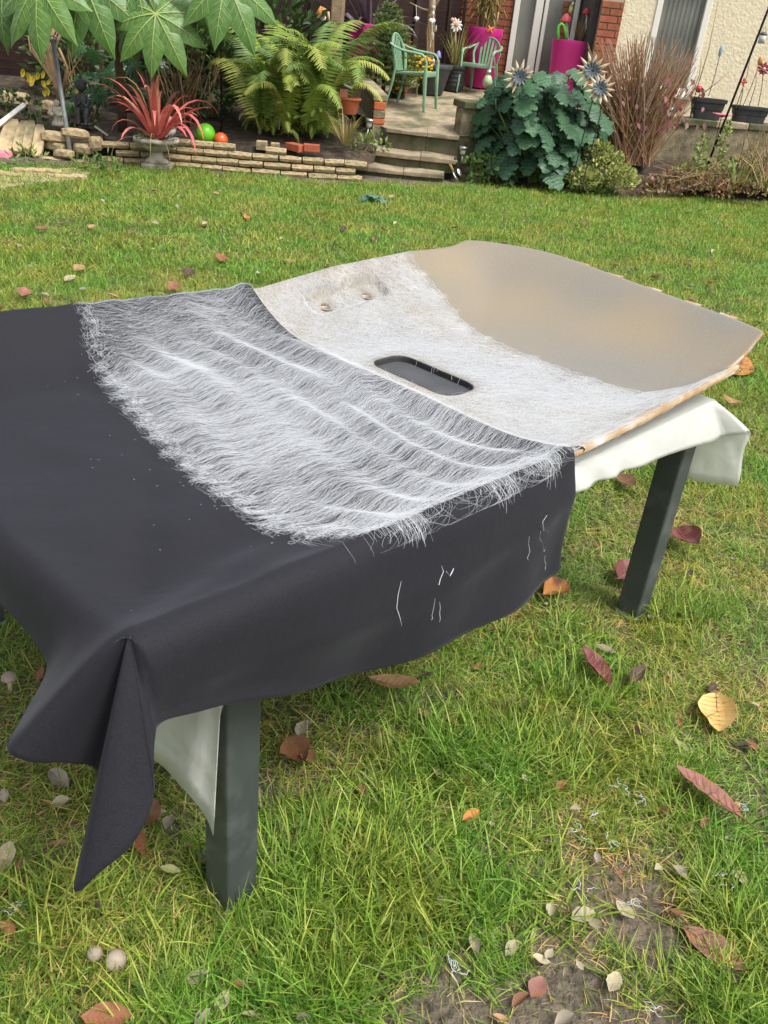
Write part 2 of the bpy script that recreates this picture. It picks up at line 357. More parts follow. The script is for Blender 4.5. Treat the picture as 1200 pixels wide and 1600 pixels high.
hemk = [(0.0, V(-.06, .5, .47)), (.08, ats(150, 1130, -.05)), (.13, ats(242, 1192, -.05)), (.17, ats(298, 1236, -.04)), (.20, ats(334, 1306, -.02)), (.222, ats(342, 1105, -.01)), (.25, V(.04, -.03, .67)), (.42, V(.45, -.03, .665)), (.55, V(.88, -.03, .65)),
        (.66, V(1.167, -.035, .637)), (.74, V(1.43, -.045, .617)), (.785, ats(1128, 683, 1.585)), (.815, ats(1173, 675, 1.62)), (.835, ats(1163, 715, 1.64)), (.86, ats(1149, 760, 1.64)), (.90, ats(1085, 751, 1.6)), (.93, ats(1035, 722, 1.57)), (.96, V(1.59, .3, .46)), (1.0, V(1.59, WID, .46))]
hemk = [(t, np.array(h)) for t, h in hemk]
pb = MB(); NT, NR = 150, 9
tt = [k[0] for k in topk]; tp = np.array([k[1] for k in topk])
for i in range(NT+1):
    t = i/NT; s = np.interp(t, tt, tp[:, 0]); w = np.interp(t, tt, tp[:, 1])
    hm = np.array([np.interp(t, [k[0] for k in hemk], [k[1][c_] for k in hemk]) for c_ in range(3)])
    for j in range(NR+1):
        r = j/NR; p = V(s, w, ZT+.004)*(1-r)+hm*r
        wr = .006*math.sin(t*95+math.sin(t*31)*2)*r
        d = V(s-LEN/2, (w-WID/2), 0); d /= np.linalg.norm(d)
        p = p+d*(wr+.004*math.sin(math.pi*r))
        pb.v.append(tuple(T(*p)))
    if i:
        for j in range(NR):
            a = (i-1)*(NR+1)+j; b_ = i*(NR+1)+j; pb.f.append((a, b_, b_+1, a+1)); pb.m.append(0)
pb.add([T(-e, -e, ZT+.004), T(LEN+e, -e, ZT+.004), T(LEN+e, WID+e, ZT+.004), T(-e, WID+e, ZT+.004)], [(0, 1, 2, 3)])
pl = pb.build('plastic_sheet', M_PL, None, True, org=T(.75, .45, ZT)); tag(pl, 'translucent white plastic sheet draped over the garden table', 'plastic sheet')
md = pl.modifiers.new('thick', 'SOLIDIFY'); md.thickness = .0012

# ================================================================== MOULDED PANEL
def lerp(x, xs, ys): return np.interp(x, xs, ys)
W1 = 1.055; S0 = -.175
def send(w):
    w = np.asarray(w, float); b = 1.805+.20*np.clip(w/1.05, 0, 1)
    v = np.clip((w-.70)/(W1-.70), 0, .999); b = b-.27*(1-np.sqrt(1-v*v))
    v2 = np.clip((.07-w)/.1, 0, .999); return b-.02*(1-np.sqrt(1-v2*v2))
def zp(s, w):
    s = np.asarray(s, float); w = np.asarray(w, float)
    nr = lerp(s, [-.2, 0, .3, .86, 1.13, 1.56, 1.8], [.062, .05, .04, .033, .042, .075, .12])
    near = nr*np.clip((.15-w)/.18, 0, 1)**2
    fr = lerp(s, [-.2, .1, .35, .63, .87, 1.14, 1.47, 1.9], [.15, .135, .118, .106, .093, .122, .134, .118])
    w0 = lerp(s, [.8, 1.3], [.82, .62])
    far = fr*np.clip((w-w0)/(W1-w0), 0, 1)**2
    te = np.clip((s-1.24)/(send(w)-1.24), 0, 1.03); en = .130*te**2.7*(1.16-.16*te**8)
    lf = .03*np.clip((.02-s)/.2, 0, 1)**2
    return .722+(near**6+far**6+en**6+lf**6)**(1/6)
def rrect(s, w, c, h, r, rot=0.):
    ds = s-c[0]; dw = w-c[1]; a = ds*math.cos(rot)+dw*math.sin(rot); b = -ds*math.sin(rot)+dw*math.cos(rot)
    qx = np.abs(a)-h[0]+r; qy = np.abs(b)-h[1]+r
    return np.hypot(np.maximum(qx, 0), np.maximum(qy, 0))+np.minimum(np.maximum(qx, qy), 0)-r
def on_panel(u, v):
    z = .75
    for _ in range(25):
        p = onz(u, v, z)-TO; s, w = p@TL, p@TW; z = .5*z+.5*float(zp(s, w))
    return s, w, z
OPN = [on_panel(*q) for q in ((596, 562), (655, 562), (733, 610), (700, 620), (660, 606))]
cw0 = on_panel(592, 562)[1]; cw1 = on_panel(733, 611)[1]
OC = ((on_panel(650, 563)[0]+on_panel(690, 618)[0])/2, (cw0+cw1)/2); OH = (.062, (cw0-cw1)/2)
HOLES = [on_panel(510, 467), on_panel(575, 450)]
RC = on_panel(541, 456); RR = math.atan2(on_panel(578, 440)[1]-on_panel(500, 463)[1], on_panel(578, 440)[0]-on_panel(500, 463)[0])
def sdf(s, w):
    d = rrect(s, w, OC, OH, .04)
    for h in HOLES: d = np.minimum(d, np.hypot(s-h[0], w-h[1])-.0155)
    return d
def recess(s, w):
    return .026*(1-ss(-.006, .003, rrect(s, w, (RC[0], RC[1]-.004), (.145, .042), .03, RR)))
def wmin(s): return lerp(s, [1.55, 1.585, 1.6, 1.7, 1.8, 1.95], [-.032, -.032, .004, .0, .008, .02])
NS, NW = 210, 112
uu = np.linspace(0, 1, NS); vv = np.linspace(0, 1, NW)
Pm = np.zeros((NS, NW, 2))
for j, v in enumerate(vv):
    w = -.032+v*(W1+.032); s = S0+uu*(float(send(w))-S0)
    lo = wmin(s); Pm[:, j, 0] = s; Pm[:, j, 1] = lo+v*(W1-lo)
zz = zp(Pm[..., 0], Pm[..., 1])-recess(Pm[..., 0], Pm[..., 1])
bm = bmesh.new(); wl = bm.verts.layers.float.new('web')
gv = [[bm.verts.new(T(Pm[i, j, 0], Pm[i, j, 1], zz[i, j])) for j in range(NW)] for i in range(NS)]
def webb(w): return lerp(w, [-.03, .03, .1, .2, .35, .5, .65, .85, 1.0, 1.055], [1.55, 1.44, 1.36, 1.33, 1.33, 1.33, 1.35, 1.43, 1.45, 1.46])
for i in range(NS):
    for j in range(NW):
        s, w = Pm[i, j]; gv[i][j][wl] = float(1-ss(-.02, .012, s-webb(w)+.02*math.sin(w*70)+.012*math.sin(w*173)))
for i in range(NS-1):
    for j in range(NW-1):
        cs, cw = (Pm[i, j]+Pm[i+1, j+1])/2
        if sdf(cs, cw) < 0: continue
        bm.faces.new((gv[i][j], gv[i+1][j], gv[i+1][j+1], gv[i][j+1]))
bm.verts.ensure_lookup_table()
for i in range(1, NS-1):
    for j in range(1, NW-1):
        vtx = gv[i][j]
        if vtx.link_faces and len(vtx.link_faces) < 4:
            s, w = Pm[i, j]
            for _ in range(3):
                d = float(sdf(s, w)); gx = float(sdf(s+1e-4, w)-d)/1e-4; gy = float(sdf(s, w+1e-4)-d)/1e-4; q = gx*gx+gy*gy+1e-9; s -= d*gx/q; w -= d*gy/q
            vtx.co = T(s, w, float(zp(s, w)-recess(s, w)))
for v in [v for v in bm.verts if not v.link_faces]: bm.verts.remove(v)
PORG = T(.9, .5, .71)
for v in bm.verts: v.co -= Vector(PORG)
def panel_mat():
    m = bpy.data.materials.new('panel_felt'); m.use_nodes = True; n = m.node_tree.nodes; l = m.node_tree.links; b = n['Principled BSDF']
    tc = n.new('ShaderNodeTexCoord')
    def noise(s, d=5, ds=0, vec=None):
        x = n.new('ShaderNodeTexNoise'); x.inputs['Scale'].default_value = s; x.inputs['Detail'].default_value = d; x.inputs['Distortion'].default_value = ds; l.new(vec or tc.outputs['Object'], x.inputs['Vector']); return x.outputs[0]
    def ramp(x, a, bb, c=0., d=1.):
        r = n.new('ShaderNodeMapRange'); r.inputs[1].default_value = a; r.inputs[2].default_value = bb; r.inputs[3].default_value = c; r.inputs[4].default_value = d; l.new(x, r.inputs[0]); return r.outputs[0]
    def mix(f, a, bb):
        x = n.new('ShaderNodeMix'); x.data_type = 'RGBA'
        if isinstance(f, float): x.inputs[0].default_value = f
        else: l.new(f, x.inputs[0])
        for k, q in ((6, a), (7, bb)):
            if isinstance(q, tuple): x.inputs[k].default_value = (*q, 1)
            else: l.new(q, x.inputs[k])
        return x.outputs[2]
    def mul(a, bb):
        x = n.new('ShaderNodeMath'); x.operation = 'MULTIPLY'
        for k, q in enumerate((a, bb)):
            if isinstance(q, float): x.inputs[k].default_value = q
            else: l.new(q, x.inputs[k])
        return x.outputs[0]
    c = mix(ramp(noise(1.6, 1.5), .40, .66), (.165, .155, .133), (.235, .185, .115))
    c = mix(ramp(noise(260, 3), .5, .95), c, (.26, .247, .22))
    at = n.new('ShaderNodeAttribute'); at.attribute_name = 'web'
    mp = n.new('ShaderNodeMapping'); mp.inputs['Rotation'].default_value = (0, 0, -math.atan2(TL[1], TL[0])); mp.inputs['Scale'].default_value = (22, 90, 60); l.new(tc.outputs['Object'], mp.inputs['Vector'])
    fib = ramp(noise(1., 8, 1.6, mp.outputs[0]), .40, .66); big = ramp(noise(7, 5, .6), .38, .64, .1, .75)
    c = mix(mul(mul(fib, big), at.outputs['Fac']), c, (.50, .485, .45))
    c = mix(mul(at.outputs['Fac'], .05), c, (.55, .53, .5))
    l.new(c, b.inputs['Base Color']); b.inputs['Roughness'].default_value = .85; b.inputs['Specular IOR Level'].default_value = .25
    b.inputs['Sheen Weight'].default_value = .15
    bp = n.new('ShaderNodeBump'); bp.inputs['Strength'].default_value = .25; bp.inputs['Distance'].default_value = .004; l.new(noise(240, 4), bp.inputs['Height']); l.new(bp.outputs[0], b.inputs['Normal'])
    return m
M_PAN = panel_mat(); M_CARD = mat('brown_board_edge', (.27, .165, .075), (.36, .24, .12), 30, .85, bump=.3, bscale=150, c3=(.5, .46, .4), s3=22)
me = bpy.data.meshes.new('shell'); bm.to_mesh(me); bm.free(); me.polygons.foreach_set('use_smooth', [True]*len(me.polygons))
me.materials.append(M_PAN); me.materials.append(M_CARD)
pan = thing('moulded_panel', 'curved grey-brown moulded lining panel lying face up across the table', 'panel', PORG)
sh = put('shell', me, pan)
md = sh.modifiers.new('thick', 'SOLIDIFY'); md.thickness = .011; md.offset = -1; md.material_offset_rim = 1; md.material_offset = 1; md.use_even_offset = False
# cardboard tabs along the raised end edge
for u, v in ((895, 412), (952, 433), (1020, 452), (1088, 474), (1150, 489)):
    s, w, z = ats(u, v, 1.9); s = float(send(w)); zt = float(zp(s, w))
    MB().box(T(s+.012, w, zt-.009), (.03, .055, .005), AX).build('tab', M_CARD, pan, bevel=.001)
# under-side ribs that carry the panel on the table
for s0 in (.2, .6, 1.05, 1.38):
    tbox(MB(), s0, s0+.025, .12, .6, ZT+.0052, .7105).build('rib', M_CARD, pan)
# near-edge rail, a slightly raised rolled border
rl = MB(); 
for k in range(40):
    s = .88+k*(1.575-.88)/39
    for a, dz in ((-.034, -.012), (-.036, .002), (-.028, .0065), (-.004, .0065), (.006, -.002)): rl.v.append(tuple(T(s, a, float(zp(s, a))+dz)))
    if k:
        for q in range(4): rl.f.append(((k-1)*5+q, k*5+q, k*5+q+1, (k-1)*5+q+1)); rl.m.append(0)
rl.build('edge_rail', mat('edge_rail_board', (.30, .19, .09), (.42, .33, .22), 18, .8, bump=.3, bscale=120, c3=(.6, .57, .53), s3=13), pan, True)
# lining of the console opening, coloured dark as its deep shade, and of the two fixing holes
lm = MB(); nn = 56
def rr_pts(c, h, r, n_):
    out = []
    for k in range(n_):
        a = 2*math.pi*k/n_; d = V(math.cos(a), math.sin(a)); lo, hi = 0., .4
        for _ in range(30):
            mid = (lo+hi)/2
            if rrect(c[0]+d[0]*mid, c[1]+d[1]*mid, c, h, r) < 0: lo = mid
            else: hi = mid
        out.append((c[0]+d[0]*lo, c[1]+d[1]*lo))
    return out
for k, (s, w) in enumerate(rr_pts(OC, OH, .04, nn)):
    z = float(zp(s, w)); f = lambda q: (OC[0]+(s-OC[0])*q, OC[1]+(w-OC[1])*q)
    for q, zz_ in ((1.012, .0005), (1.008, .0012), (.997, .0008), (.985, -.004), (.97, -.0165)): lm.v.append(tuple(T(*f(q), z+zz_)))
    k2 = (k+1) % nn
    for q in range(4): lm.f.append((k*5+q, k2*5+q, k2*5+q+1, k*5+q+1)); lm.m.append(0)
lm.build('opening_rim', mat('shade_dark_rim', (.02, .02, .021), (.03, .03, .03), 14, .6), pan, True)
fl = MB(); q_ = rr_pts(OC, (OH[0]*1.25, OH[1]*1.1), .04, 40); fl.add([T(s, w, ZT+.0075) for s, w in q_], [tuple(range(40))]); fl.build('recess_shade_floor', mat('recess_shade_grey', (.045, .047, .05), (.08, .083, .087), 9, .5), pan)  # added floor sheet, its dark grey stands in for shade inside the opening
for h in HOLES:
    hm = MB(); hm.lathe(T(*h[:2], float(zp(h[0], h[1])-recess(h[0], h[1]))-.012), [(.0150, .004), (.0152, .012), (.0175, .0132), (.0185, .0115)], 14)
    hm.f = hm.f[:-2]; hm.m = hm.m[:-2]; hm.build('fixing_hole_rim', mat('torn_rim', (.3, .27, .22), (.42, .38, .33), 60, .9), pan, True)

# ------------------------------------------------------------------ glue web: thin white fibres, each a narrow strip
def strands(name, parent, P, width, m, org):
    """P: (n,k,3) poly-lines -> one mesh of thin strips"""
    n, k, _ = P.shape
    t = np.zeros_like(P); t[:, 1:-1] = P[:, 2:]-P[:, :-2]; t[:, 0] = P[:, 1]-P[:, 0]; t[:, -1] = P[:, -1]-P[:, -2]
    view = P-_C; sd = np.cross(t, np.array([0, -.45, .9])); sd /= np.linalg.norm(sd, axis=-1, keepdims=True)+1e-9
    w = np.asarray(width).reshape(-1, 1, 1)*np.concatenate([[.5], np.ones(k-2), [.4]]).reshape(1, k, 1)
    vs = np.stack([P-sd*w/2, P+sd*w/2], 2)-np.array(org)
    idx = np.arange(n*k*2).reshape(n, k, 2)
    q = np.stack([idx[:, :-1, 0], idx[:, :-1, 1], idx[:, 1:, 1], idx[:, 1:, 0]], -1).reshape(-1, 4)
    o = put(name, fast_mesh(name, vs.reshape(-1, 3), q, m), parent); stuff(o); return o
M_WEB = mat('white_glue_fibre', (.58, .60, .62), rough=.55, spec=.3, trans=.25)
n = 27000; K = 9
w = rng.uniform(-.03, 1.05, n); sb = webb(w); s = .83+(sb-.83)*rng.uniform(0, 1.0, n)**.95
keep = (vnoise(s*7+5, w*7, 3)*.6+vnoise(s*19, w*19, 4)*.4+rng.uniform(-.25, .25, n)) > .33
s, w = s[keep], w[keep]; n = len(s)
ang = rng.normal(0, .7, n)+.5*np.sin(s*14+w*6)+(rng.uniform(0, 1, n) < .5)*np.pi; L = rng.uniform(.02, .11, n); cur = rng.normal(0, 1.7, n)
PP = np.zeros((n, K, 3)); cs, cw, ca = s.copy(), w.copy(), ang.copy()
hgt = rng.uniform(.0008, .003, n)
for k in range(K):
    c2 = np.clip(cs, .8, webb(np.clip(cw, -.03, 1.05))+.015*vnoise(cw*60, cs*0+1, 8)); c3 = np.clip(cw, -.031, 1.05)
    PP[:, k] = TO+c2[:, None]*TL+c3[:, None]*TW; PP[:, k, 2] = zp(c2, c3)-recess(c2, c3)+hgt+.0012*np.sin(k+ang*7)+.006*(c3 < .004)*(c2 < 1.58)
    cs = cs+np.cos(ca)*L/(K-1); cw = cw+np.sin(ca)*L/(K-1); ca = ca+cur/(K-1)*1.2
ctr = PP.mean(1)-TO; inside = np.minimum(sdf(ctr@TL, ctr@TW), np.minimum(sdf((PP[:, 0]-TO)@TL, (PP[:, 0]-TO)@TW), sdf((PP[:, -1]-TO)@TL, (PP[:, -1]-TO)@TW))+.006) > .012+.0*n
strands('glue_web', pan, PP[inside], rng.uniform(.00014, .0004, inside.sum()), M_WEB, PORG)
# a few fibres strung into the opening
q = []
for _ in range(11):
    w = U(OC[1]-OH[1]*.95, OC[1]+OH[1]*.95); s = OC[0]+OH[0]*(.97 if random.random() < .75 else -.95); z = float(zp(s, w)); d = U(.01, .03)
    q.append([T(s-.25*d*t*U(.6, 1.2), w+U(-.002, .002), z+.005-d*t) for t in np.linspace(0, 1, 5)])
strands('glue_web', pan, np.array(q), np.full(len(q), .0007), M_WEB, PORG)

# ================================================================== BLACK FABRIC
SF = .832                         # fold line
def ripple(s, w):
    m = ss(.16, .34, s)*(1-ss(.79, .845, s))*ss(-.03, .05, w)*(1-.75*ss(.85, 1.03, w))
    ph = s*58+1.6*np.sin(w*5.2+.6)+5.5*vnoise(np.asarray(s)*4+2, np.asarray(w)*5, 5)
    return m*(.0065*np.sin(ph)+.005*(vnoise(np.asarray(s)*16, np.asarray(w)*7, 9)-.5))
def zf(s, w):
    s = np.asarray(s, float); w = np.asarray(w, float)
    soft = (.018*(vnoise(s*4.3+1, w*3.7+2, 21)-.5)+.006*(vnoise(s*11+w*6, w*9-s*5, 23)-.5))*(1-ss(.2, .5, s))
    # loose crease running in from the near left corner
    d = (w+.02)-(s+.19)*1.35; cr = -.014*np.exp(-(d/.06)**2)*ss(-.16, -.05, s)*(1-ss(.0, .3, s))
    d2 = (w+.02)-(s+.19)*.28; cr2 = .006*np.exp(-(d2/.03)**2)*ss(-.14, -.02, s)*(1-ss(.1, .3, s))
    return zp(s, w)+.013+ripple(s, w)+soft+cr+cr2+.012*np.exp(-((s-SF+.03)/.035)**2)
TS, TWN = 132, 96
sv = np.linspace(SF, S0-.004, TS); wv = np.concatenate([np.linspace(-.036, .06, 12), np.linspace(.06, W1+.012, TWN-11)[1:]])
FT = np.zeros((TS, TWN, 3))
for i, s in enumerate(sv):
    FT[i, :, 0] = s; FT[i, :, 1] = wv; FT[i, :, 2] = zf(np.full(TWN, s), wv)
FT[:, -1, 2] -= .012
CORN = 70
def hs(u, v, w): return atw(u, v, w)
hem = [(0., V(.838, -.072, .482)), (.15, V(.70, -.082, .479)), (.3, V(.55, -.085, .486)), (.54, V(.30, -.07, .50)), (.70, V(.13, -.068, .545)), (.82, V(.0, -.07, .594)), (.93, atw(310, 1112, -.075)), (1., atw(256, 1127, -.085)),
       (1.1, atw(243, 1152, -.105)), (1.22, atw(240, 1205, -.125)), (1.34, atw(238, 1255, -.14)), (1.46, atw(208, 1318, -.15)), (1.56, atw(160, 1360, -.145)), (1.64, atw(115, 1391, -.125)), (1.72, atw(138, 1290, -.05)), (1.80, atw(150, 1205, -.01)),
       (1.87, atw(100, 1192, -.02)), (1.94, atw(48, 1191, -.015)), (2., atw(11, 1170, .01)), (2.06, atw(34, 1120, .07)), (2.13, atw(72, 1047, .13)), (2.2, atw(55, 1005, .19)), (2.32, atw(5, 948, .30)), (2.6, atw(-90, 850, .6)), (3., atw(-260, 660, 1.05))]
ht = [h[0] for h in hem]; hp = [h[1] for h in hem]
def drape(t, top, outd, r):
    h = catmull(ht, hp, t); p = np.array(top)*(1-r)+h*r
    amt = .024*(.25+.75*float(ss(0, .3, t))) if t < 1 else (.024*(1-ss(1, 1.15, t)) if t < 2 else .012)
    p = p+np.append(outd*amt*math.sin(math.pi*min(1, r*1.15)**.55), 0)
    if t < 1.0:   # slack swags in the near side
        p[1] -= (.010*math.sin(t*9+r*5)*r*(1-r*.4)+.008*math.exp(-((r-.35-.3*t)/.12)**2)+.006*math.sin(t*23-r*3)*r)*(1-float(ss(.84, .99, t)))
    return p
RN = 26; strip = []; tops = []
for i in range(TS): tops.append((i/(TS-1), FT[i, 0], V(0, -1), ('t', i, 0)))
for k in range(1, CORN): tops.append((1+k/CORN, FT[-1, 0], V(-.7*math.sin(k/CORN*1.57), -.7*math.cos(k/CORN*1.57)), ('t', TS-1, 0)))
for j in range(TWN): tops.append((2+j/(TWN-1), FT[-1, j], V(-1, 0), ('t', TS-1, j)))
NEAR = np.zeros((TS, RN+1, 3))
bm = bmesh.new()
tv = [[bm.verts.new(T(*FT[i, j])) for j in range(TWN)] for i in range(TS)]
for i in range(TS-1):
    for j in range(TWN-1): bm.faces.new((tv[i][j], tv[i][j+1], tv[i+1][j+1], tv[i+1][j]))
prev = None
for q, (t, tp_, od, key) in enumerate(tops):
    c = [tv[key[1]][key[2]]]
    for r in range(1, RN+1):
        p = drape(t, tp_, od, (r/RN)**.9)
        if q < TS: NEAR[q, r] = p
        c.append(bm.verts.new(T(*p)))
    if q < TS: NEAR[q, 0] = tp_
    if prev:
        for r in range(RN):
            f = (prev[r], c[r], c[r+1], prev[r+1])
            if len(set(f)) == 4: bm.faces.new(f)
            else: bm.faces.new((c[0], c[1], prev[1]))
    prev = c
# rolled fold along s = SF (top and near side) and far-side drop
edge = list(reversed([NEAR[0, r] for r in range(1, RN+1)]))+[FT[0, j] for j in range(TWN)]
bm.verts.ensure_lookup_table()
first = None
def lookup_edge():
    col_ = []
    return col_
# fold strip
roll = [(0, 0), (.006, -.002), (.009, -.007), (.007, -.012), (-.01, -.0125), (-.05, -.0125)]
near_first = [v for v in bm.verts]
prevc = None
for k, p in enumerate(edge):
    top_part = k >= RN; c = []
    for a, b in roll:
        if top_part: c.append(bm.verts.new(T(p[0]+a, p[1], p[2]+b)))
        else: c.append(bm.verts.new(T(p[0]+a, p[1]-b*.9, p[2])))
    if prevc:
        for x in range(len(roll)-1): bm.faces.new((prevc[x], prevc[x+1], c[x+1], c[x]))
    prevc = c
prevc = None
for i in range(TS):
    p = FT[i, -1]; c = [tv[i][-1]]+[bm.verts.new(T(p[0], p[1]+.012*k**.5, p[2]-.022*k)) for k in (1, 2, 3)]
    if prevc:
        for x in range(3): bm.faces.new((prevc[x], prevc[x+1], c[x+1], c[x]))
    prevc = c
bmesh.ops.remove_doubles(bm, verts=bm.verts, dist=.0004)
inner = [v for v in bm.verts if not v.is_boundary]
for _ in range(3): bmesh.ops.smooth_vert(bm, verts=inner, factor=.5, use_axis_x=True, use_axis_y=True, use_axis_z=True)
bmesh.ops.recalc_face_normals(bm, faces=bm.faces)
FORG = T(.3, .4, .75)
for v in bm.verts: v.co -= Vector(FORG)
me = bpy.data.meshes.new('cloth'); bm.to_mesh(me); bm.free(); me.polygons.foreach_set('use_smooth', [True]*len(me.polygons))
def fabric_mat():
    m = bpy.data.materials.new('black_fabric'); m.use_nodes = True; n = m.node_tree.nodes; l = m.node_tree.links; b = n['Principled BSDF']
    tc = n.new('ShaderNodeTexCoord')
    def noise(s, d=4):
        x = n.new('ShaderNodeTexNoise'); x.inputs['Scale'].default_value = s; x.inputs['Detail'].default_value = d; l.new(tc.outputs['Object'], x.inputs['Vector']); return x.outputs[0]
    r = n.new('ShaderNodeValToRGB'); l.new(noise(420, 3), r.inputs[0]); e = r.color_ramp.elements; e[0].color = (.0042, .0042, .0065, 1); e[1].color = (.0115, .0115, .0165, 1); e[0].position = .3; e[1].position = .7
    l.new(r.outputs[0], b.inputs['Base Color']); b.inputs['Roughness'].default_value = .78; b.inputs['Specular IOR Level'].default_value = .32
    b.inputs['Sheen Weight'].default_value = .085; b.inputs['Sheen Roughness'].default_value = .45; b.inputs['Sheen Tint'].default_value = (.75, .76, .88, 1)
    bp = n.new('ShaderNodeBump'); bp.inputs['Strength'].default_value = .18; bp.inputs['Distance'].default_value = .003; l.new(noise(600, 2), bp.inputs['Height'])
    b2 = n.new('ShaderNodeBump'); b2.inputs['Strength'].default_value = .2; b2.inputs['Distance'].default_value = .02; l.new(noise(9, 3), b2.inputs['Height']); l.new(bp.outputs[0], b2.inputs['Normal']); l.new(b2.outputs[0], b.inputs['Normal'])
    return m
me.materials.append(fabric_mat())
fab = thing('black_fabric', 'large black fabric sheet folded over the left half of the panel and hanging down', 'fabric', FORG)
fo = put('cloth', me, fab); md = fo.modifiers.new('thick', 'SOLIDIFY'); md.thickness = .0022; md.offset = -1
# --- glue fibres combed across the fabric
def fab_pt(s, w, h):
    """surface point for arrays, w < -.036 runs down the near side"""
    P_ = np.zeros(s.shape+(3,)); ww = np.maximum(w, -.034)
    P_[...] = TO+s[..., None]*TL+ww[..., None]*TW; P_[..., 2] = zf(s, ww)+h
    d = np.maximum(-.034-w, 0)
    fi = np.clip((SF-s)/(SF-S0+.004)*(TS-1), 0, TS-1.001); i0 = fi.astype(int); fx = (fi-i0)[..., None]
    seg = .0107; fr = np.clip(d/seg, 0, RN-1.001); r0 = fr.astype(int); fy = (fr-r0)[..., None]
    g = lambda a, b: NEAR[a, b]
    q = (g(i0, r0)*(1-fx)+g(i0+1, r0)*fx)*(1-fy)+(g(i0, r0+1)*(1-fx)+g(i0+1, r0+1)*fx)*fy
    q = TO+q[..., :1]*TL+q[..., 1:2]*TW+q[..., 2:]*V(0, 0, 1)
    q = q-TW*(.004+h)[..., None]
    return np.where((d > 0)[..., None], q, P_)
def sleft(w): return lerp(w, [-.06, -.03, .02, .1, .2, .35, .6, .9, 1.05], [.36, .27, .215, .185, .185, .195, .24, .30, .355])
n = 44000; K = 10
w = rng.uniform(-.035, 1.045, n); s0 = sleft(w)+rng.exponential(.012, n)-.012+.012*np.sin(w*90); x = rng.uniform(0, 1, n); s = s0+(SF-.005-s0)*x
L = rng.uniform(.04, .16, n)*np.where(rng.uniform(0, 1, n) < .25, .5, 1); sgn = np.where(rng.uniform(0, 1, n) < .5, 1, -1)
a = rng.normal(0, .10, n)+.20*np.sin(s*26+w*8)+.3*(vnoise(s*7, w*9, 31)-.5)*2; cur = rng.normal(0, .35, n)
dens = .02+.6*vnoise(s*13+3, w*5, 17)+.3*vnoise(s*31, w*12, 57)+.24*np.sin(s*58+1.6*np.sin(w*5.2+.6)+5.5*vnoise(s*4+2, w*5, 5)+.6)-.30*ss(.74, .83, s)
keep = rng.uniform(0, 1, n) < np.clip(dens, .06, 1); s, w, L, sgn, a, cur, s0 = [q[keep] for q in (s, w, L, sgn, a, cur, s0)]; n = len(s)
SS = np.zeros((n, K)); WW = np.zeros((n, K)); HH = np.zeros((n, K)); cs, cw, ca = s.copy(), w.copy(), a.copy(); hh = rng.uniform(.001, .0045, n)
for k in range(K):
    SS[:, k] = np.clip(cs, s0-.012, SF+.004); WW[:, k] = np.clip(cw, -.05, 1.045); HH[:, k] = .002+hh*math.sin(math.pi*k/(K-1))
    cs = cs+sgn*np.cos(ca)*L/(K-1); cw = cw+np.sin(ca)*L/(K-1); ca = ca+cur/(K-1)
strands('glue_web', fab, fab_pt(SS, WW, HH), rng.uniform(.00011, .00031, n), M_WEB, FORG)
# curled ends along the ragged left border and fuzzy cross fibres
n = 2900
w = rng.uniform(-.035, 1.045, n); edge_ = rng.uniform(0, 1, n) < .5
s = np.where(edge_, sleft(w)+.012*np.sin(w*90)+rng.normal(.004, .012, n), sleft(w)+(SF-.03-sleft(w))*rng.uniform(0, 1, n))
ca = rng.uniform(0, 6.28, n); cur = rng.normal(0, 6, n); L = rng.uniform(.006, .03, n)
SS = np.zeros((n, K)); WW = np.zeros((n, K)); cs, cw = s.copy(), w.copy(); hh = rng.uniform(.002, .006, n)
for k in range(K):
    SS[:, k] = np.clip(cs, .1, SF); WW[:, k] = np.clip(cw, -.04, 1.045); cs = cs+np.cos(ca)*L/(K-1); cw = cw+np.sin(ca)*L/(K-1); ca = ca+cur/(K-1)
strands('glue_web', fab, fab_pt(SS, WW, np.repeat(hh[:, None], K, 1)), rng.uniform(.0002, .0005, n), M_WEB, FORG)
# fringe hanging over the near ridge
n = 1300
s = sleft(np.full(n, -.05))-.04+(.83-.30)*rng.uniform(0, 1, n)**1.; w = rng.uniform(-.03, .03, n); L = rng.uniform(.008, .07, n)*(.1+1.1*vnoise(s*23, s*0+2, 40)**2.2)
SS = np.zeros((n, K)); WW = np.zeros((n, K)); HH = np.zeros((n, K)); ca = rng.normal(0, .5, n)+.3+.8*(vnoise(s*30, s*0+5, 44)-.5); cs, cw = s.copy(), w.copy(); cur = rng.normal(0, .8, n)
for k in range(K):
    SS[:, k] = np.clip(cs, .1, SF); WW[:, k] = cw; HH[:, k] = .003; cs = cs+np.sin(ca)*L/(K-1)*.7; cw = cw-np.cos(ca)*L/(K-1); ca = ca+cur/(K-1)
strands('glue_web', fab, fab_pt(SS, WW, HH), rng.uniform(.0002, .0005, n), M_WEB, FORG)
# lint specks
n = 42; w = rng.uniform(.0, .95, n); s = sleft(w)-rng.exponential(.06, n)-.01; s = np.maximum(s, -.14); aa = rng.uniform(0, 6.28, n)[:, None]; tt2 = np.linspace(0, .004, 3)[None]
strands('glue_web', fab, fab_pt(s[:, None]+np.cos(aa)*tt2, w[:, None]+np.sin(aa)*tt2, np.full((n, 3), .003)), rng.uniform(.0003, .0008, n), M_WEB, FORG)
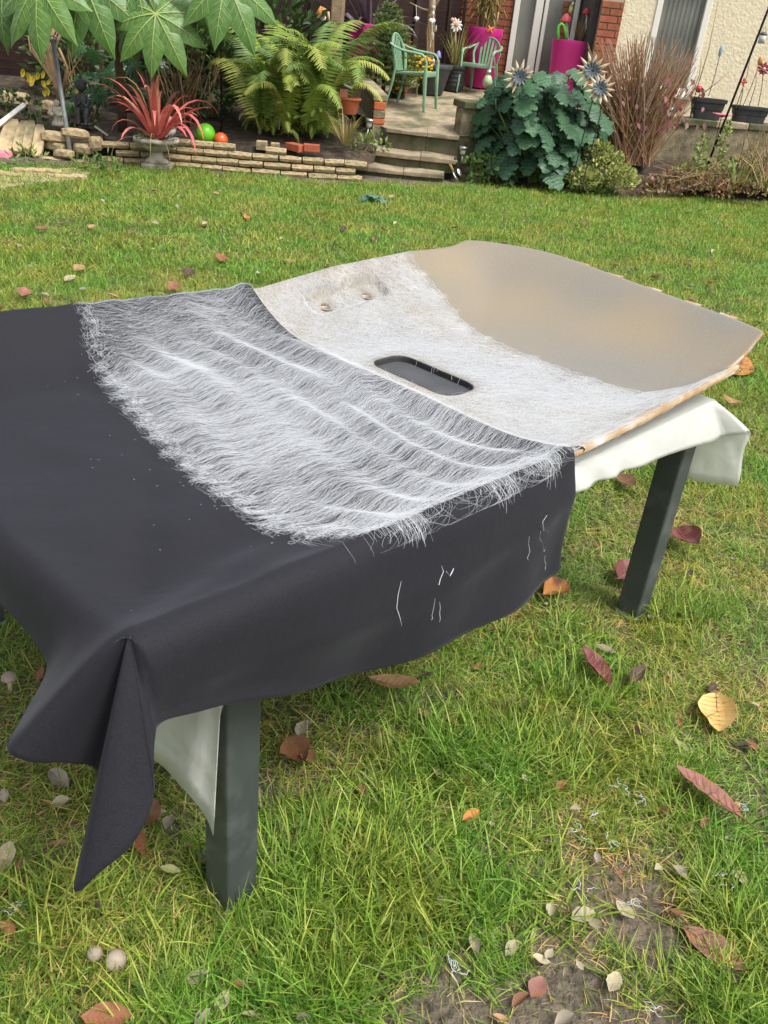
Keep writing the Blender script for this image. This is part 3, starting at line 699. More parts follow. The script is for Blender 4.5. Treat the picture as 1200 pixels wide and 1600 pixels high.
# stray drips down the near side
dr = []
for pl_ in ([(627, 908), (622, 930), (620, 950), (625, 965), (628, 978)], [(690, 884), (693, 893), (688, 905), (686, 914), (684, 912)], [(697, 892), (703, 900), (709, 888), (707, 893), (705, 898)], [(680, 935), (678, 948), (675, 962), (676, 966), (674, 969)],
            [(687, 940), (688, 950), (687, 958), (688, 966), (687, 972)], [(855, 805), (848, 815), (850, 830), (846, 822), (858, 832)], [(845, 830), (843, 840), (848, 850), (850, 862), (852, 858)], [(827, 838), (826, 850), (828, 862), (824, 872), (826, 876)],
            [(852, 868), (851, 875), (853, 882), (852, 888), (852, 891)], [(832, 752), (827, 765), (830, 772), (835, 766), (832, 780)], [(866, 752), (869, 762), (866, 770), (871, 778), (870, 784)], [(876, 765), (878, 772), (875, 778), (877, 785), (876, 783)],
            [(768, 745), (775, 755), (785, 765), (793, 778), (796, 786)], [(656, 835), (654, 840), (653, 847), (652, 850), (653, 852)], [(765, 805), (766, 811), (764, 818), (767, 813), (768, 810)], [(742, 760), (748, 768), (752, 775), (750, 765), (755, 772)]):
    row = []
    for u, v in pl_:
        p = atw(u, v, -.09)
        i = int(np.clip((SF-p[0])/(SF-S0)*(TS-1), 0, TS-1)); zs = NEAR[i, :, 2]; wq = np.interp(-p[2], -zs, NEAR[i, :, 1]); p = atw(u, v, wq-.005); row.append(T(*p))
    dr.append(row)
strands('glue_web', fab, np.array(dr), np.full(len(dr), .0011), M_WEB, FORG)

# ================================================================== BEDS, STEPS, PATIO
def solve(u, v, zf_, y0=8.0, y1=16.0):
    for _ in range(50):
        y = (y0+y1)/2; p = ony(u, v, y)
        if p[2] > zf_(p[0], y): y0 = y
        else: y1 = y
    return ony(u, v, (y0+y1)/2)
def bedz(x, y): return .2+.12*(y-9.3)
def patz(x, y): return .43+.12*(y-10.4)
def rbedz(x, y): return .02+.33*min(max(y-10.1, 0), .85)
def onbed(u, v): return solve(u, v, bedz)
def onpat(u, v): return solve(u, v, patz)
def onrb(u, v): return solve(u, v, rbedz)
def hz(u, v, p): return ony(u, v, p[1])[2]          # height of a sight line at the depth of p
M_SOIL = mat('dark_soil', (.022, .016, .011), (.06, .043, .028), 14, .95, bump=1., bscale=40, c3=(.10, .07, .04), s3=9)
M_STONE = mat('buff_stone', (.50, .38, .205), (.36, .275, .155), 9, .9, bump=.7, bscale=38, rnd=.18, c3=(.15, .14, .09), s3=5)
M_SLAB = mat('weathered_concrete', (.36, .29, .19), (.23, .185, .12), 11, .92, bump=.8, bscale=55, c3=(.11, .105, .055), s3=3.2)
M_MOSS = mat('mossy_riser', (.13, .11, .07), (.05, .06, .02), 6, .95, bump=.7, bscale=45, c3=(.05, .08, .015), s3=4)
M_RENDER = mat('pebble_dash_grey', (.29, .235, .145), (.12, .105, .062), 10, .95, bump=1., bscale=70, c3=(.055, .06, .026), s3=2.2, detail=9)
def sheet(name, zfun, xs, ys, m, edgef=None, amp=.03, seed=3):
    mb = MB(); nx, ny = len(xs), len(ys)
    for y in ys:
        for x in xs:
            e0 = edgef(x); yy = e0+(y-ys[0])/(ys[-1]-ys[0])*(ys[-1]-e0)
            mb.v.append((x, yy, zfun(x, yy)+amp*float(vnoise(np.array(x*5.), np.array(yy*5.), seed)-.5)-.07*(1-float(ss(0, .16, yy-e0)))))
    for j in range(ny-1):
        for i in range(nx-1): a = j*nx+i; mb.f.append((a, a+1, a+nx+1, a+nx)); mb.m.append(0)
    return struct(mb.build(name, m, None, True))
sheet('flower_bed', bedz, np.linspace(-8, -.48, 60), np.linspace(9.2, 14, 40), M_SOIL, lambda x: np.interp(x, [-8, -3.3, -2.6, -.7, -.4], [9.0, 9.15, 9.3, 9.42, 9.7]))
sheet('flower_bed', rbedz, np.linspace(.46, 8, 60), np.linspace(9.9, 12.6, 30), M_SOIL, lambda x: float(bed_edge(x))-.02, .04, 5)
# patio slab
pt = MB(); pt.add([(-.44, 10.42, patz(0, 10.42)), (.44, 10.40, patz(0, 10.40)), (5.3, 12.15, patz(0, 12.15)), (5.5, 14.5, patz(0, 14.5)), (-2.2, 14.5, patz(0, 14.5)), (-1.6, 12.2, patz(0, 12.2))], [(0, 1, 2, 3, 4, 5)])
struct(pt.build('patio', M_SLAB))
# steps: three curved treads with risers
def step(name, yl, yr, x0, x1, ztop, th, depth, riser_z0, bow, m2):
    g = bpy.data.objects.new(name, None); col.objects.link(g); g.location = ((x0+x1)/2, (yl+yr)/2, 0); struct(g)
    n_ = 14
    def prof(x, dy=0): t = (x-x0)/(x1-x0); return yl+(yr-yl)*t-bow*math.sin(math.pi*t)+dy
    cuts = [0, .56, 1.]
    for k in range(2):
        a = x0+(x1-x0)*cuts[k]+.0015; b = x0+(x1-x0)*cuts[k+1]-.0015; tr = MB(); rs = MB()
        for mb, zl, zh, dy in ((tr, ztop-th, ztop, 0), (rs, riser_z0, ztop-th-.003, .035)):
            for i in range(6):
                x = a+(b-a)*i/5; yy = prof(x, dy); zo = .006*math.sin(x*9+k)
                mb.v += [(x, yy, zl), (x, yy, zh+zo), (x, yy+depth, zh+zo+.012), (x, yy+depth, zl)]
            for i in range(5):
                for q in range(4): mb.f.append((i*4+q, (i+1)*4+q, (i+1)*4+(q+1) % 4, i*4+(q+1) % 4)); mb.m.append(0)
            mb.f += [(0, 1, 2, 3), (23, 22, 21, 20)]; mb.m += [0, 0]
        tr.build('tread_slab', M_SLAB, g, bevel=.008); rs.build('riser_stone', m2, g, bevel=.006)
    return g
step('step', 9.86, 9.86, -.74, .27, .085, .045, .42, -.03, .03, M_MOSS)
step('step', 10.12, 10.06, -.52, .40, .222, .05, .42, .07, .03, M_MOSS)
step('step', 10.40, 10.32, -.42, .40, patz(0, 10.36)+.008, .045, .3, .2, .02, M_MOSS)
# log-roll edging wall
ed = thing('edging_wall', 'low edging wall of split buff stone blocks between lawn and fern bed', 'wall', (-1.6, 9.2, 0))
def wall_y(x): return float(np.interp(x, [-3.2, -2.6, -1.7, -.7], [8.95, 9.1, 9.17, 9.36]))
blk = []
for v_ in range(4):
    mb = MB(); vs = []; n_ = 8
    for x in np.linspace(-.5, .5, 7):
        for k in range(n_):
            a = 2*math.pi*k/n_; j = 1+.13*(random.random()-.5); end = .93 if abs(x) > .49 else 1
            vs.append((x, math.cos(a)*.5*j*end, math.copysign(abs(math.sin(a))**.7, math.sin(a))*.5*j*end))
    fs = [(i*n_+k, i*n_+(k+1) % n_, (i+1)*n_+(k+1) % n_, (i+1)*n_+k) for i in range(6) for k in range(n_)]+[tuple(range(n_-1, -1, -1)), tuple(48+k for k in range(n_))]
    mb.add(vs, fs); blk.append(mb.mesh('block', M_STONE, smooth=False))
zc = [.02, .088, .158, .225]
for c in range(4):
    x = -3.15+(.13 if c % 2 else 0)
    while x < -.72:
        L = U(.2, .3); gap = .006
        if c == 3 and (x < -2.9 or -1.96 < x < -1.76 or -1.5 < x < -1.2 or x > -1.15): x += L; continue
        h = .066; y = wall_y(x+L/2)+.055+.018*c
        a = math.atan2(wall_y(x+L)-wall_y(x), L)
        inst('block', random.choice(blk), ed, (x+L/2, y, zc[c]), (U(-.12, .12), U(-.035, .035), a+U(-.04, .04)), (L-gap-U(0, .006), U(.1, .12), h*U(.95, 1.07))); x += L
# rubble stones on the left and leaning slabs
def rock_mesh(seed, n=10):
    r = random.Random(seed); mb = MB(); mb.ball((0, 0, 0), .5, n)
    mb.v = [tuple(np.sign(x)*abs(x/.5)**.6*.5*(1+.12*(r.random()-.5)) for x in p) for p in mb.v]; return mb.mesh('stone', M_STONE)
rocks = [rock_mesh(i) for i in range(4)]
RK = [((87, 228), (.24, .14, .09), 'flat-lying stone second in the rubble stack beside the leaning slabs'), ((85, 213), (.26, .16, .10), 'top stone of the rubble stack beside the leaning slabs'), ((118, 208), (.27, .14, .09), 'long brown stone tilted behind the grey metal pole'),
      ((150, 224), (.14, .12, .13), 'yellowish squared stone left of the urn'), ((100, 240), (.2, .14, .08), 'low stone at the foot of the rubble stack'), ((80, 256), (.40, .14, .13), 'wide pale stone on the lawn edge left of the pole'), ((126, 258), (.08, .1, .1), 'small round stone right of the pole foot'),
      ((130, 232), (.2, .14, .1), 'dark stone low behind the pole near the urn'), ((26, 155), (.28, .2, .15), 'mossy boulder under the dark fence at far left'), ((75, 166), (.15, .12, .12), 'speckled grey stone beside the white figurine')]
for k, ((u, v), d, lb) in enumerate(RK):
    p = ony(u, v, 8.9+(.14 if v < 235 else 0)+(.9 if v < 180 else 0)); o = inst('stone', rocks[k % 4], None, p, (U(-.1, .1), U(-.12, .12), U(-.4, .4)), d); tag(o, lb, 'stone', 'loose stones in the left bed')
for k, (u0, v0, u1, v1, wd_, lb) in enumerate(((5, 240, 22, 187, .15, 'widest sandstone slab leaning at far left'), (27, 240, 40, 190, .12, 'second leaning sandstone slab with rounded top'), (40, 236, 50, 190, .09, 'third leaning sandstone slab, thin and brown'), (57, 248, 63, 196, .11, 'rightmost leaning sandstone slab with blunt top'))):
    a = ony(u0, v0, 8.8); b = ony(u1, v1, 9.15); ax = (b-a); L = np.linalg.norm(ax); z = ax/L; x = V(1, .25, 0); x -= z*(x@z); x /= np.linalg.norm(x); y = np.cross(z, x)
    mb = MB(); n_ = 10; vs = []
    for yy in (-.028, .028):
        for q in range(n_):
            t = 2*math.pi*q/n_; cx = math.copysign(abs(math.cos(t))**.55, math.cos(t))*wd_/2*U(.92, 1.05); cz = math.copysign(abs(math.sin(t))**.6, math.sin(t))*L/2*U(.96, 1.03)
            vs.append((a+b)/2+x*cx+z*cz+y*yy)
    mb.add(vs, [tuple(range(n_-1, -1, -1)), tuple(range(n_, 2*n_))]+[(q, (q+1) % n_, n_+(q+1) % n_, n_+q) for q in range(n_)])
    tag(mb.build('stone_slab', M_STONE, None, bevel=.008, org=a), lb, 'stone slab', 'leaning stone slabs')
# sandy paving strip at the left of the lawn
M_SAND = mat('sandy_paving', (.45, .36, .22), (.33, .25, .15), 18, .95, bump=.7, bscale=60, c3=(.14, .15, .05), s3=6)
pv = MB(); 
c = [onz(-60, 300, .02), onz(40, 288, .02), onz(110, 279, .02), onz(150, 268, .02), onz(115, 262, .02), onz(50, 266, .02), onz(-60, 270, .02)]
pv.add(c+[(p[0], p[1], -.02) for p in c], [tuple(range(7))]+[(i, (i+7), (i+1) % 7+7, (i+1) % 7) for i in range(7)]); struct(pv.build('path', M_SAND, None))
for k in range(7):
    u = -10+k*22; v = 268+U(-2, 9); p = onz(u, v, .024); inst('stone', rocks[k % 4], None, p, (0, 0, U(-.3, .3)), (U(.16, .26), .1, .05)); 
    tag(bpy.context.scene.objects[-1] if False else col.objects[-1], 'flat sandy edging stone lying in the paving strip at far left', 'stone', 'edging stones of the sandy strip')

# low walls of the patio
lw = thing('patio_wall', 'low mossy wall with sloping stone coping left of the steps, brick end', 'wall', (-.5, 10.6, 0))
a0 = V(-.44, 10.5, 0); b0 = ony(563, 120, 12.2); b0[2] = 0; dv = b0-a0; LW = np.linalg.norm(dv); dv /= LW; nv = V(-dv[1], dv[0], 0)
zA = hz(600, 148, V(0, 10.5, 0)); zB = hz(560, 107, V(0, 12.2, 0))
def wbox(s0, s1, w0, w1, z0a, z1a, z0b, z1b):
    mb = MB(); vs = []
    for s, z0, z1 in ((s0, z0a, z1a), (s1, z0b, z1b)):
        for w, z in ((w0, z0), (w1, z0), (w1, z1), (w0, z1)): q = a0+dv*s+nv*w; vs.append((q[0], q[1], z))
    return mb.add(vs, [(0, 1, 2, 3), (7, 6, 5, 4), (0, 4, 5, 1), (1, 5, 6, 2), (2, 6, 7, 3), (3, 7, 4, 0)])
wbox(.11, LW, .01, .13, .05, zA-.075, .3, zB-.055).build('wall_body', M_RENDER, lw)
for k in range(4):
    s0 = LW*k/4+.003; s1 = LW*(k+1)/4-.003; za = zA+(zB-zA)*k/4; zb = zA+(zB-zA)*(k+1)/4
    wbox(s0, s1, -.01, .15, za-.07, za, zb-.055, zb).build('coping_stone', M_MOSS if k > 1 else M_SLAB, lw, bevel=.01)
M_OBR = mat('orange_brick', (.50, .13, .045), (.40, .10, .04), 18, .85, bump=.4, bscale=60, rnd=.1)
zz_ = zA-.075
for h, m_ in ((.085, M_OBR), (.085, M_RENDER), (.06, M_OBR), (.19, M_RENDER)):
    wbox(0, .107, .003, .137, zz_-h+.005, zz_, zz_-h+.005, zz_).build('end_brick' if m_ is M_OBR else 'end_stone', m_, lw, bevel=.006); zz_ -= h
rw = thing('patio_wall', 'low pebble-dashed wall with stone coping right of the steps below the planters', 'wall', (2.4, 11, 0))
ax0 = V(.40, 10.42, 0); ax1 = V(5.2, 12.05, 0); dv2 = ax1-ax0; L2 = np.linalg.norm(dv2); dv2 /= L2; nv2 = V(-dv2[1], dv2[0], 0); ZW = .775
def wb2(s0, s1, w0, w1, z0, z1): q = ax0+dv2*(s0+s1)/2+nv2*(w0+w1)/2; return MB().box((q[0], q[1], (z0+z1)/2), (s1-s0, w1-w0, z1-z0), [dv2, nv2, V(0, 0, 1)])
wb2(0, L2, 0, .2, -.1, ZW-.075).build('wall_body', M_RENDER, rw)
for k in range(11): wb2(L2*k/11+.003, L2*(k+1)/11-.003, -.03, .34, ZW-.074, ZW).build('coping_stone', M_MOSS if k in (0, 5, 6, 8) else M_SLAB, rw, bevel=.012)

# ================================================================== FENCE
M_FENCE = mat('dark_brown_fence_paint', (.040, .019, .013), (.026, .013, .010), 12, .8, bump=.35, bscale=30, rnd=.2)
M_POST = mat('weathered_post', (.30, .22, .13), (.21, .15, .09), 14, .85, bump=.5, bscale=40)
M_BARK = mat('dark_bark', (.10, .055, .03), (.06, .035, .02), 20, .9, bump=.6, bscale=60)
def fence(a, b, z0, z1, exp_, label, battens):
    a = V(*a, 0); b = V(*b, 0); d = b-a; L = np.linalg.norm(d); d /= L; n_ = V(d[1], -d[0], 0); t = thing('fence_panel', label, 'fence', ((a+b)/2+V(0, 0, z0)), 'dark brown fence panels')
    up = V(0, 0, 1); tilt = -.16; ay = n_*math.cos(tilt)+up*math.sin(tilt); az = up*math.cos(tilt)-n_*math.sin(tilt)
    me = MB().box((0, 0, 0), (L-.06, .011, exp_+.02)).mesh('board', M_FENCE)
    rot = Matrix([[d[i], -ay[i], az[i]] for i in range(3)])
    z = z0+.1
    MB().box((a+b)/2+up*(z0+.03), (L-.06, .03, .13), [d, n_, up]).build('gravel_board', M_FENCE, t, bevel=.004)
    while z < z1: inst('board', me, t, (a+b)/2+up*(z+exp_/2)+d*U(-.006, .006), rot); z += exp_
    for q in battens: MB().box(a+d*L*q+n_*.028+up*(z0+z1)/2, (.035, .02, z1-z0), [d, n_, up]).build('batten', M_FENCE, t, bevel=.003)
    MB().box((a+b)/2+up*(z1+.02), (L-.02, .05, .03), [d, n_, up]).build('capping_rail', M_FENCE, t, bevel=.004)
    MB().box(b+up*(z0+z1)/2+n_*.01, (.08, .08, z1-z0+.1), [d, n_, up]).build('fence_post', M_FENCE, t, bevel=.006)
fence((-7.2, 11.3), (-5.25, 11.45), .36, 1.95, .088, 'dark brown overlap fence panel at far left behind the tan stems', (.02, .5, .97))
fence((-5.25, 11.45), (-3.3, 11.6), .36, 1.95, .088, 'dark brown overlap fence panel behind the dark seated figure', (.5, .98))
fence((-3.3, 11.6), (-1.45, 11.8), .4, 1.98, .08, 'dark brown overlap fence panel behind the big fern', (.4, .7))
fence((-1.6, 12.75), (-.25, 13.3), .6, 2.05, .058, 'dark brown fence panel behind the small conifer', (.3, .8))
fence((-.25, 13.3), (.75, 13.72), .65, 2.05, .058, 'dark brown fence panel behind the black pots beside the house', (.42, .62, .98))

# ================================================================== HOUSE
HY = 13.55; PYY = 12.35
M_CREAM = mat('cream_render', (.74, .66, .47), (.66, .58, .40), 20, .95, bump=1., bscale=34, c3=(.7, .62, .43), s3=60)
M_BRICK = mat('red_brick', (.36, .115, .055), (.27, .085, .045), 9, .85, bump=.4, bscale=60, rnd=.28)
M_MORTAR = mat('mortar', (.42, .36, .27), (.34, .29, .22), 30, .95, bump=.4)
M_UPVC = mat('white_frame', (.74, .71, .63), rough=.35)
M_GLASS = mat('window_glass', (.15, .155, .135), (.23, .235, .205), 2, rough=.05, spec=.8)  # mottled grey base stands in for the pale reflection in the panes
M_INT = mat('room_dark', (.03, .03, .03), (.06, .055, .05), 3, .9)
ho = thing('house', 'brick and cream-rendered house wall with white patio door and window', 'house', (2.6, 13, patz(0, 13)))
brick_me = MB().box((0, 0, 0), (.213, .06, .066)).mesh('brick', M_BRICK); half_me = MB().box((0, 0, 0), (.102, .06, .066)).mesh('brick', M_BRICK)
def brick_wall(name, x0, x1, y, z0, z1, side=0, sdepth=.3):
    wl_ = MB().box(((x0+x1)/2, y+.1, (z0+z1)/2+.4), (x1-x0-.01, .17, z1-z0+.8)).build(name, M_MORTAR, ho)
    z = z0; r = 0
    while z < z1:
        x = x0-(.1125 if r % 2 else 0)
        while x < x1-.02:
            a = max(x, x0); b = min(x+.213, x1)
            if b-a > .03: o = inst('brick', brick_me, wl_, ((a+b)/2, y+.02+U(-.002, .002), z+.033), (0, 0, 0), ((b-a)/.213, 1, 1))
            x += .225
        z += .078; r += 1
    return wl_
brick_wall('brick_wall', .15, ony(797, 40, HY)[0], HY, .75, 1.85)
dl = ony(799, 20, HY)[0]                         # left edge of patio door
pr0 = ony(937, 30, PYY)[0]; pr1 = ony(971, 30, PYY)[0]
brick_wall('brick_wall', pr0, pr1, PYY, .9, 1.9)
brick_wall('brick_wall', ony(881, 10, HY)[0], ony(896, 10, HY)[0], HY, 1.2, 1.9)
# side of the brick pier that faces the door recess
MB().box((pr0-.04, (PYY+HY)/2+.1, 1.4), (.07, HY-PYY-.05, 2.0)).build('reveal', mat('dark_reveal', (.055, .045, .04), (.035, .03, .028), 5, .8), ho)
# patio door frames and panes
def vbar(u, w, y, name, z0=.72, z1=2.3, d=.07, m=M_UPVC, uv=40):
    x = ony(u, uv, y)[0]; return MB().box((x+w/2, y-.02, (z0+z1)/2), (w, d, z1-z0)).build(name, m, ho, bevel=.006)
for u, w in ((799, .075), (832, .10), (846, .05), (893, .06)): vbar(u, w, HY, 'door_frame')
MB().box((ony(848, 40, HY)[0], HY-.02, .77), (1.0, .075, .1)).build('door_sill', M_UPVC, ho, bevel=.006)
for u0, u1 in ((808, 834), (852, 882), (898, 945)):
    xa = ony(u0, 40, HY)[0]; xb = ony(u1, 40, HY)[0]; MB().box(((xa+xb)/2, HY+.02, 1.5), (xb-xa, .008, 1.5)).build('pane', M_GLASS, ho)
MB().box((ony(870, 40, HY)[0], HY+.5, 1.5), (1.8, .02, 2)).build('room_back', M_INT, ho)
cu = MB()
xa = ony(818, 40, HY)[0]
for k in range(10): cu.box((xa+.02*k-.1, HY+.06+.008*(k % 2), 1.5), (.02, .01, 1.6))
cu.build('curtain', mat('pale_curtain', (.42, .40, .34), rough=.9), ho)
# cream wall with its window opening
wx0 = ony(1022, 30, PYY)[0]; wx1 = ony(1108, 30, PYY)[0]; wz0 = .97; CX1 = 8.
for x0, x1, z0, z1 in ((pr1+.003, wx0, .4, 3), (wx1, CX1, .4, 3), (wx0, wx1, .4, wz0), (wx0, wx1, 2.2, 3)):
    MB().box(((x0+x1)/2, PYY+.12, (z0+z1)/2), (x1-x0, .2, z1-z0)).build('rendered_wall', M_CREAM, ho)
wi = MB(); fw = .075
for x0, x1, z0, z1 in ((wx0, wx0+fw, wz0, 2.2), (wx1-fw, wx1, wz0, 2.2), (wx0+fw, wx1-fw, wz0, wz0+fw), (wx0+fw, wx1-fw, 2.2-fw, 2.2)): wi.box(((x0+x1)/2, PYY+.05, (z0+z1)/2), (x1-x0-.002, .09, z1-z0-.002))
wi = wi.build('window', M_UPVC, ho, bevel=.006)
MB().box(((wx0+wx1)/2, PYY+.07, 1.6), (wx1-wx0-2*fw+.02, .008, 2.2-wz0-2*fw+.02)).build('pane', M_GLASS, wi)
MB().box(((wx0+wx1)/2, PYY-.03, wz0-.02), (wx1-wx0+.1, .16, .035)).build('sill', M_UPVC, wi, bevel=.005)
for k in range(8):
    x = wx0+fw+.05+k*(wx1-wx0-2*fw-.06)/8; MB().box((x+.03, PYY+.055, 1.6), (.004, .006, 1.1)).build('blind_slat', mat('blind_grey', (.06, .065, .06), rough=.7), wi)

# ================================================================== GARDEN OBJECTS
M_CHAIR = mat('green_chair_plastic', (.16, .30, .17), (.20, .34, .20), 8, .5, spec=.45, c3=(.26, .38, .26), s3=6)
M_BLK = mat('black_plastic', (.022, .023, .024), (.035, .035, .036), 12, .55)
M_GREYPOT = mat('dark_grey_plastic', (.05, .053, .058), (.065, .068, .07), 12, .55)
M_MAG = mat('magenta_glaze', (.64, .028, .25), (.58, .022, .22), 6, .38, spec=.5)
M_TERRA = mat('terracotta', (.42, .10, .045), (.50, .14, .06), 12, .75, bump=.2)
M_WHITE = mat('white_paint', (.74, .72, .68), (.6, .58, .53), 25, .6)
M_STAT = mat('pale_cast_stone', (.52, .47, .37), (.38, .34, .26), 22, .9, bump=.6, bscale=60)
M_DARKST = mat('dark_resin', (.026, .026, .028), (.05, .05, .052), 20, .55)
M_STEEL = mat('brushed_steel', (.5, .5, .48), rough=.35, metal=.9)
M_IRON = mat('dark_iron', (.02, .018, .017), rough=.6)
M_YEL = mat('yellow_petal', (.72, .50, .01), (.6, .36, .01), 30, .7, rnd=.15, trans=.2)
M_RED = mat('red_enamel', (.48, .03, .03), (.40, .02, .03), 12, .4)
def chair(label, foot, rz, sx, hgt):
    """one-piece plastic garden armchair, front towards local -y"""
    c = thing('garden_chair', label, 'chair', foot, 'green plastic garden chairs'); k = hgt/.80; Rz = np.array(Matrix.Rotation(rz, 3, 'Z'))
    def X(x, y, z): return np.array(foot)+Rz@(V(x*sx, y*sx, z*k))
    def add(name, fn, bev=.006):
        mb = MB(); fn(mb); mb.v = [tuple(X(*p)) for p in mb.v]; return mb.build(name, M_CHAIR, c, True, bevel=bev)
    def seat(mb):
        n_ = 7
        for i in range(n_):
            for j in range(n_):
                x = -.23+.46*i/(n_-1); y = -.25+.46*j/(n_-1); dish = .02*(1-(x/.23)**2)*(1-((y+.02)/.25)**2); mb.v.append((x*(1-.12*j/(n_-1)), y, .43-.03*j/(n_-1)-dish))
        m_ = n_*n_; mb.v += [(x, y, z-.022) for x, y, z in mb.v]
        for i in range(n_-1):
            for j in range(n_-1): a = i*n_+j; mb.f += [(a, a+n_, a+n_+1, a+1), (m_+a, m_+a+1, m_+a+n_+1, m_+a+n_)]; mb.m += [0, 0]
        rim = [i*n_ for i in range(n_)]+[(n_-1)*n_+j for j in range(1, n_)]+[i*n_+n_-1 for i in range(n_-2, -1, -1)]+[j for j in range(n_-2, 0, -1)]
        for q in range(len(rim)): a, b = rim[q], rim[(q+1) % len(rim)]; mb.f.append((b, a, a+m_, b+m_)); mb.m.append(0)
    add('seat', seat, .004)
    add('seat_front', lambda mb: mb.box((0, -.255, .405), (.47, .018, .06)))
    def backframe(mb):
        pts_ = []
        for a in np.linspace(-.15, math.pi+.15, 17): pts_.append((-.235*math.cos(a)*(1 if 0 < a < math.pi else .98), .21+.10*max(0, math.sin(a)), .56+.235*math.sin(a)))
        pts_ = [(-.20, .19, .41)]+pts_+[(.20, .19, .41)]; mb.tube(pts_, .024, 8, flat=.55)
    bk = add('backrest', backframe)
    for q in (-.13, -.065, 0, .065, .13):
        top_z = .56+.235*math.sqrt(max(0, 1-(q/.235)**2)); mb = MB(); mb.ribbon([(q*.8, .195, .41), (q*.9, .235, .56), (q, .30, top_z)], .036, side=(1, 0, 0)); mb.v += [(x, y+.008, z) for x, y, z in mb.v]; 
        mb.f += [tuple(i+6 for i in f[::-1]) for f in mb.f]; mb.m = [0]*len(mb.f); mb.v = [tuple(X(*p)) for p in mb.v]; mb.build('back_slat', M_CHAIR, bk)
    for sg in (-1, 1):
        add('armrest', lambda mb: mb.tube([(sg*.22, .285, .70), (sg*.255, .20, .665), (sg*.275, .06, .635), (sg*.28, -.10, .625), (sg*.275, -.20, .615), (sg*.268, -.245, .585), (sg*.262, -.262, .53)], [.02, .026, .03, .031, .03, .026, .022], 8, flat=.5))
        add('leg', lambda mb: mb.tube([(sg*.262, -.262, .54), (sg*.255, -.265, .36), (sg*.262, -.285, .16), (sg*.27, -.30, .0)], [.022, .034, .027, .022], 6, flat=.6))
        add('leg', lambda mb: mb.tube([(sg*.205, .19, .45), (sg*.215, .21, .3), (sg*.225, .25, .14), (sg*.232, .285, .0)], [.026, .034, .028, .022], 6, flat=.6))
    return c
f1 = onpat(640, 170); chair('green plastic armchair side-on on the patio left of the black pots', f1, R(72), .86, hz(600, 55, f1)-f1[2]+.03)
f2 = onpat(746, 146); chair('green plastic armchair with arched slatted back facing the garden by the magenta pot', f2, R(-22), .78, hz(755, 58, f2)-f2[2])
# small black table beside the chair
p = onpat(607, 150); zt = hz(600, 108, p); st = thing('side_table', 'small black slatted table behind the side-on green chair', 'table', p)
MB().box((p[0], p[1], zt), (.42, .36, .03)).build('table_top', M_BLK, st, bevel=.006)
for sx_ in (-1, 1):
    for sy_ in (-1, 1): MB().tube([(p[0]+sx_*.17, p[1]+sy_*.14, zt-.016), (p[0]+sx_*.2, p[1]+sy_*.16, p[2])], .014, 6).build('leg', M_BLK, st)
def pot(label, base, r0, r1, h, m, soil=True, rim=.02, group='plant pots on the patio', n=28, cat='pot', ell=1., bands=0):
    t = thing('plant_pot', label, cat, base, group); pr = [(r0*.96, 0), (r0, .006)]
    for k in range(bands): z = h*(.25+.5*k/max(1, bands-1)); q = r0+(r1-r0)*z/h; pr += [(q, z-.012), (q+.006, z), (q, z+.012)]
    pr += [(r1, h*.86), (r1+rim, h*.87), (r1+rim*1.15, h-.006), (r1+rim, h), (r1-.012, h), (r1-.02, h*.86), (.01, h*.855)]
    MB().lathe(base, pr, n, ell=ell).build('pot_body', m, t, True, bevel=.002, ang=50)
    if soil: MB().lathe(np.array(base)+V(0, 0, h*.86), [(r1*.93, 0), (r1*.9, .012), (.01, .02)], n, ell=ell).build('soil', M_SOIL, t, True)
    return t
b1 = onpat(672, 147); pot('large dark grey tapered pot holding the wrapped trunk', b1, .155, .235, hz(675, 99, b1)-b1[2], M_GREYPOT, rim=.018)
b2 = onpat(707, 142); pot('ribbed black pot with reedy grass right of the grey pot', b2, .125, .165, hz(705, 101, b2)-b2[2], M_BLK, rim=.01, bands=4)
b3 = onpat(748, 136); h3 = hz(745, 42, b3)-b3[2]; pot('tall magenta pot of bamboo beside the patio door', b3, .19, .225, h3, M_MAG, rim=.004)
b4 = ony(890, 118, 12.9); b4[2] = patz(0, 12.9); pot('large magenta pot with dry grass in front of the glass door', b4, .25, .295, hz(895, 63, b4)-b4[2], M_MAG, rim=.004)
b5 = ony(566, 100, 12.4); b5[2] = patz(0, 12.4); pot('magenta pot half hidden behind the small conifer', b5, .17, .2, hz(566, 36, b5)-b5[2], M_MAG, rim=.004)
b6 = ony(544, 178, 10.0); h6 = hz(544, 152, b6)-b6[2]; pot('terracotta pot with a tiny house ornament left of the coping wall', b6, .085, .115, h6, M_TERRA, rim=.015)
b7 = onpat(625, 150); pot('small terracotta pot behind the green chair legs', b7, .07, .09, .12, M_TERRA, rim=.01)
for u, v, y, lb in ((632, 80, 12.5, 'terracotta pot hung on the fence behind the conifer'), (612, 78, 12.6, 'small terracotta pot among the conifer branches')):
    p = ony(u, v, y); pot(lb, p, .05, .075, .12, M_TERRA, rim=.01, group='terracotta pots by the conifer')
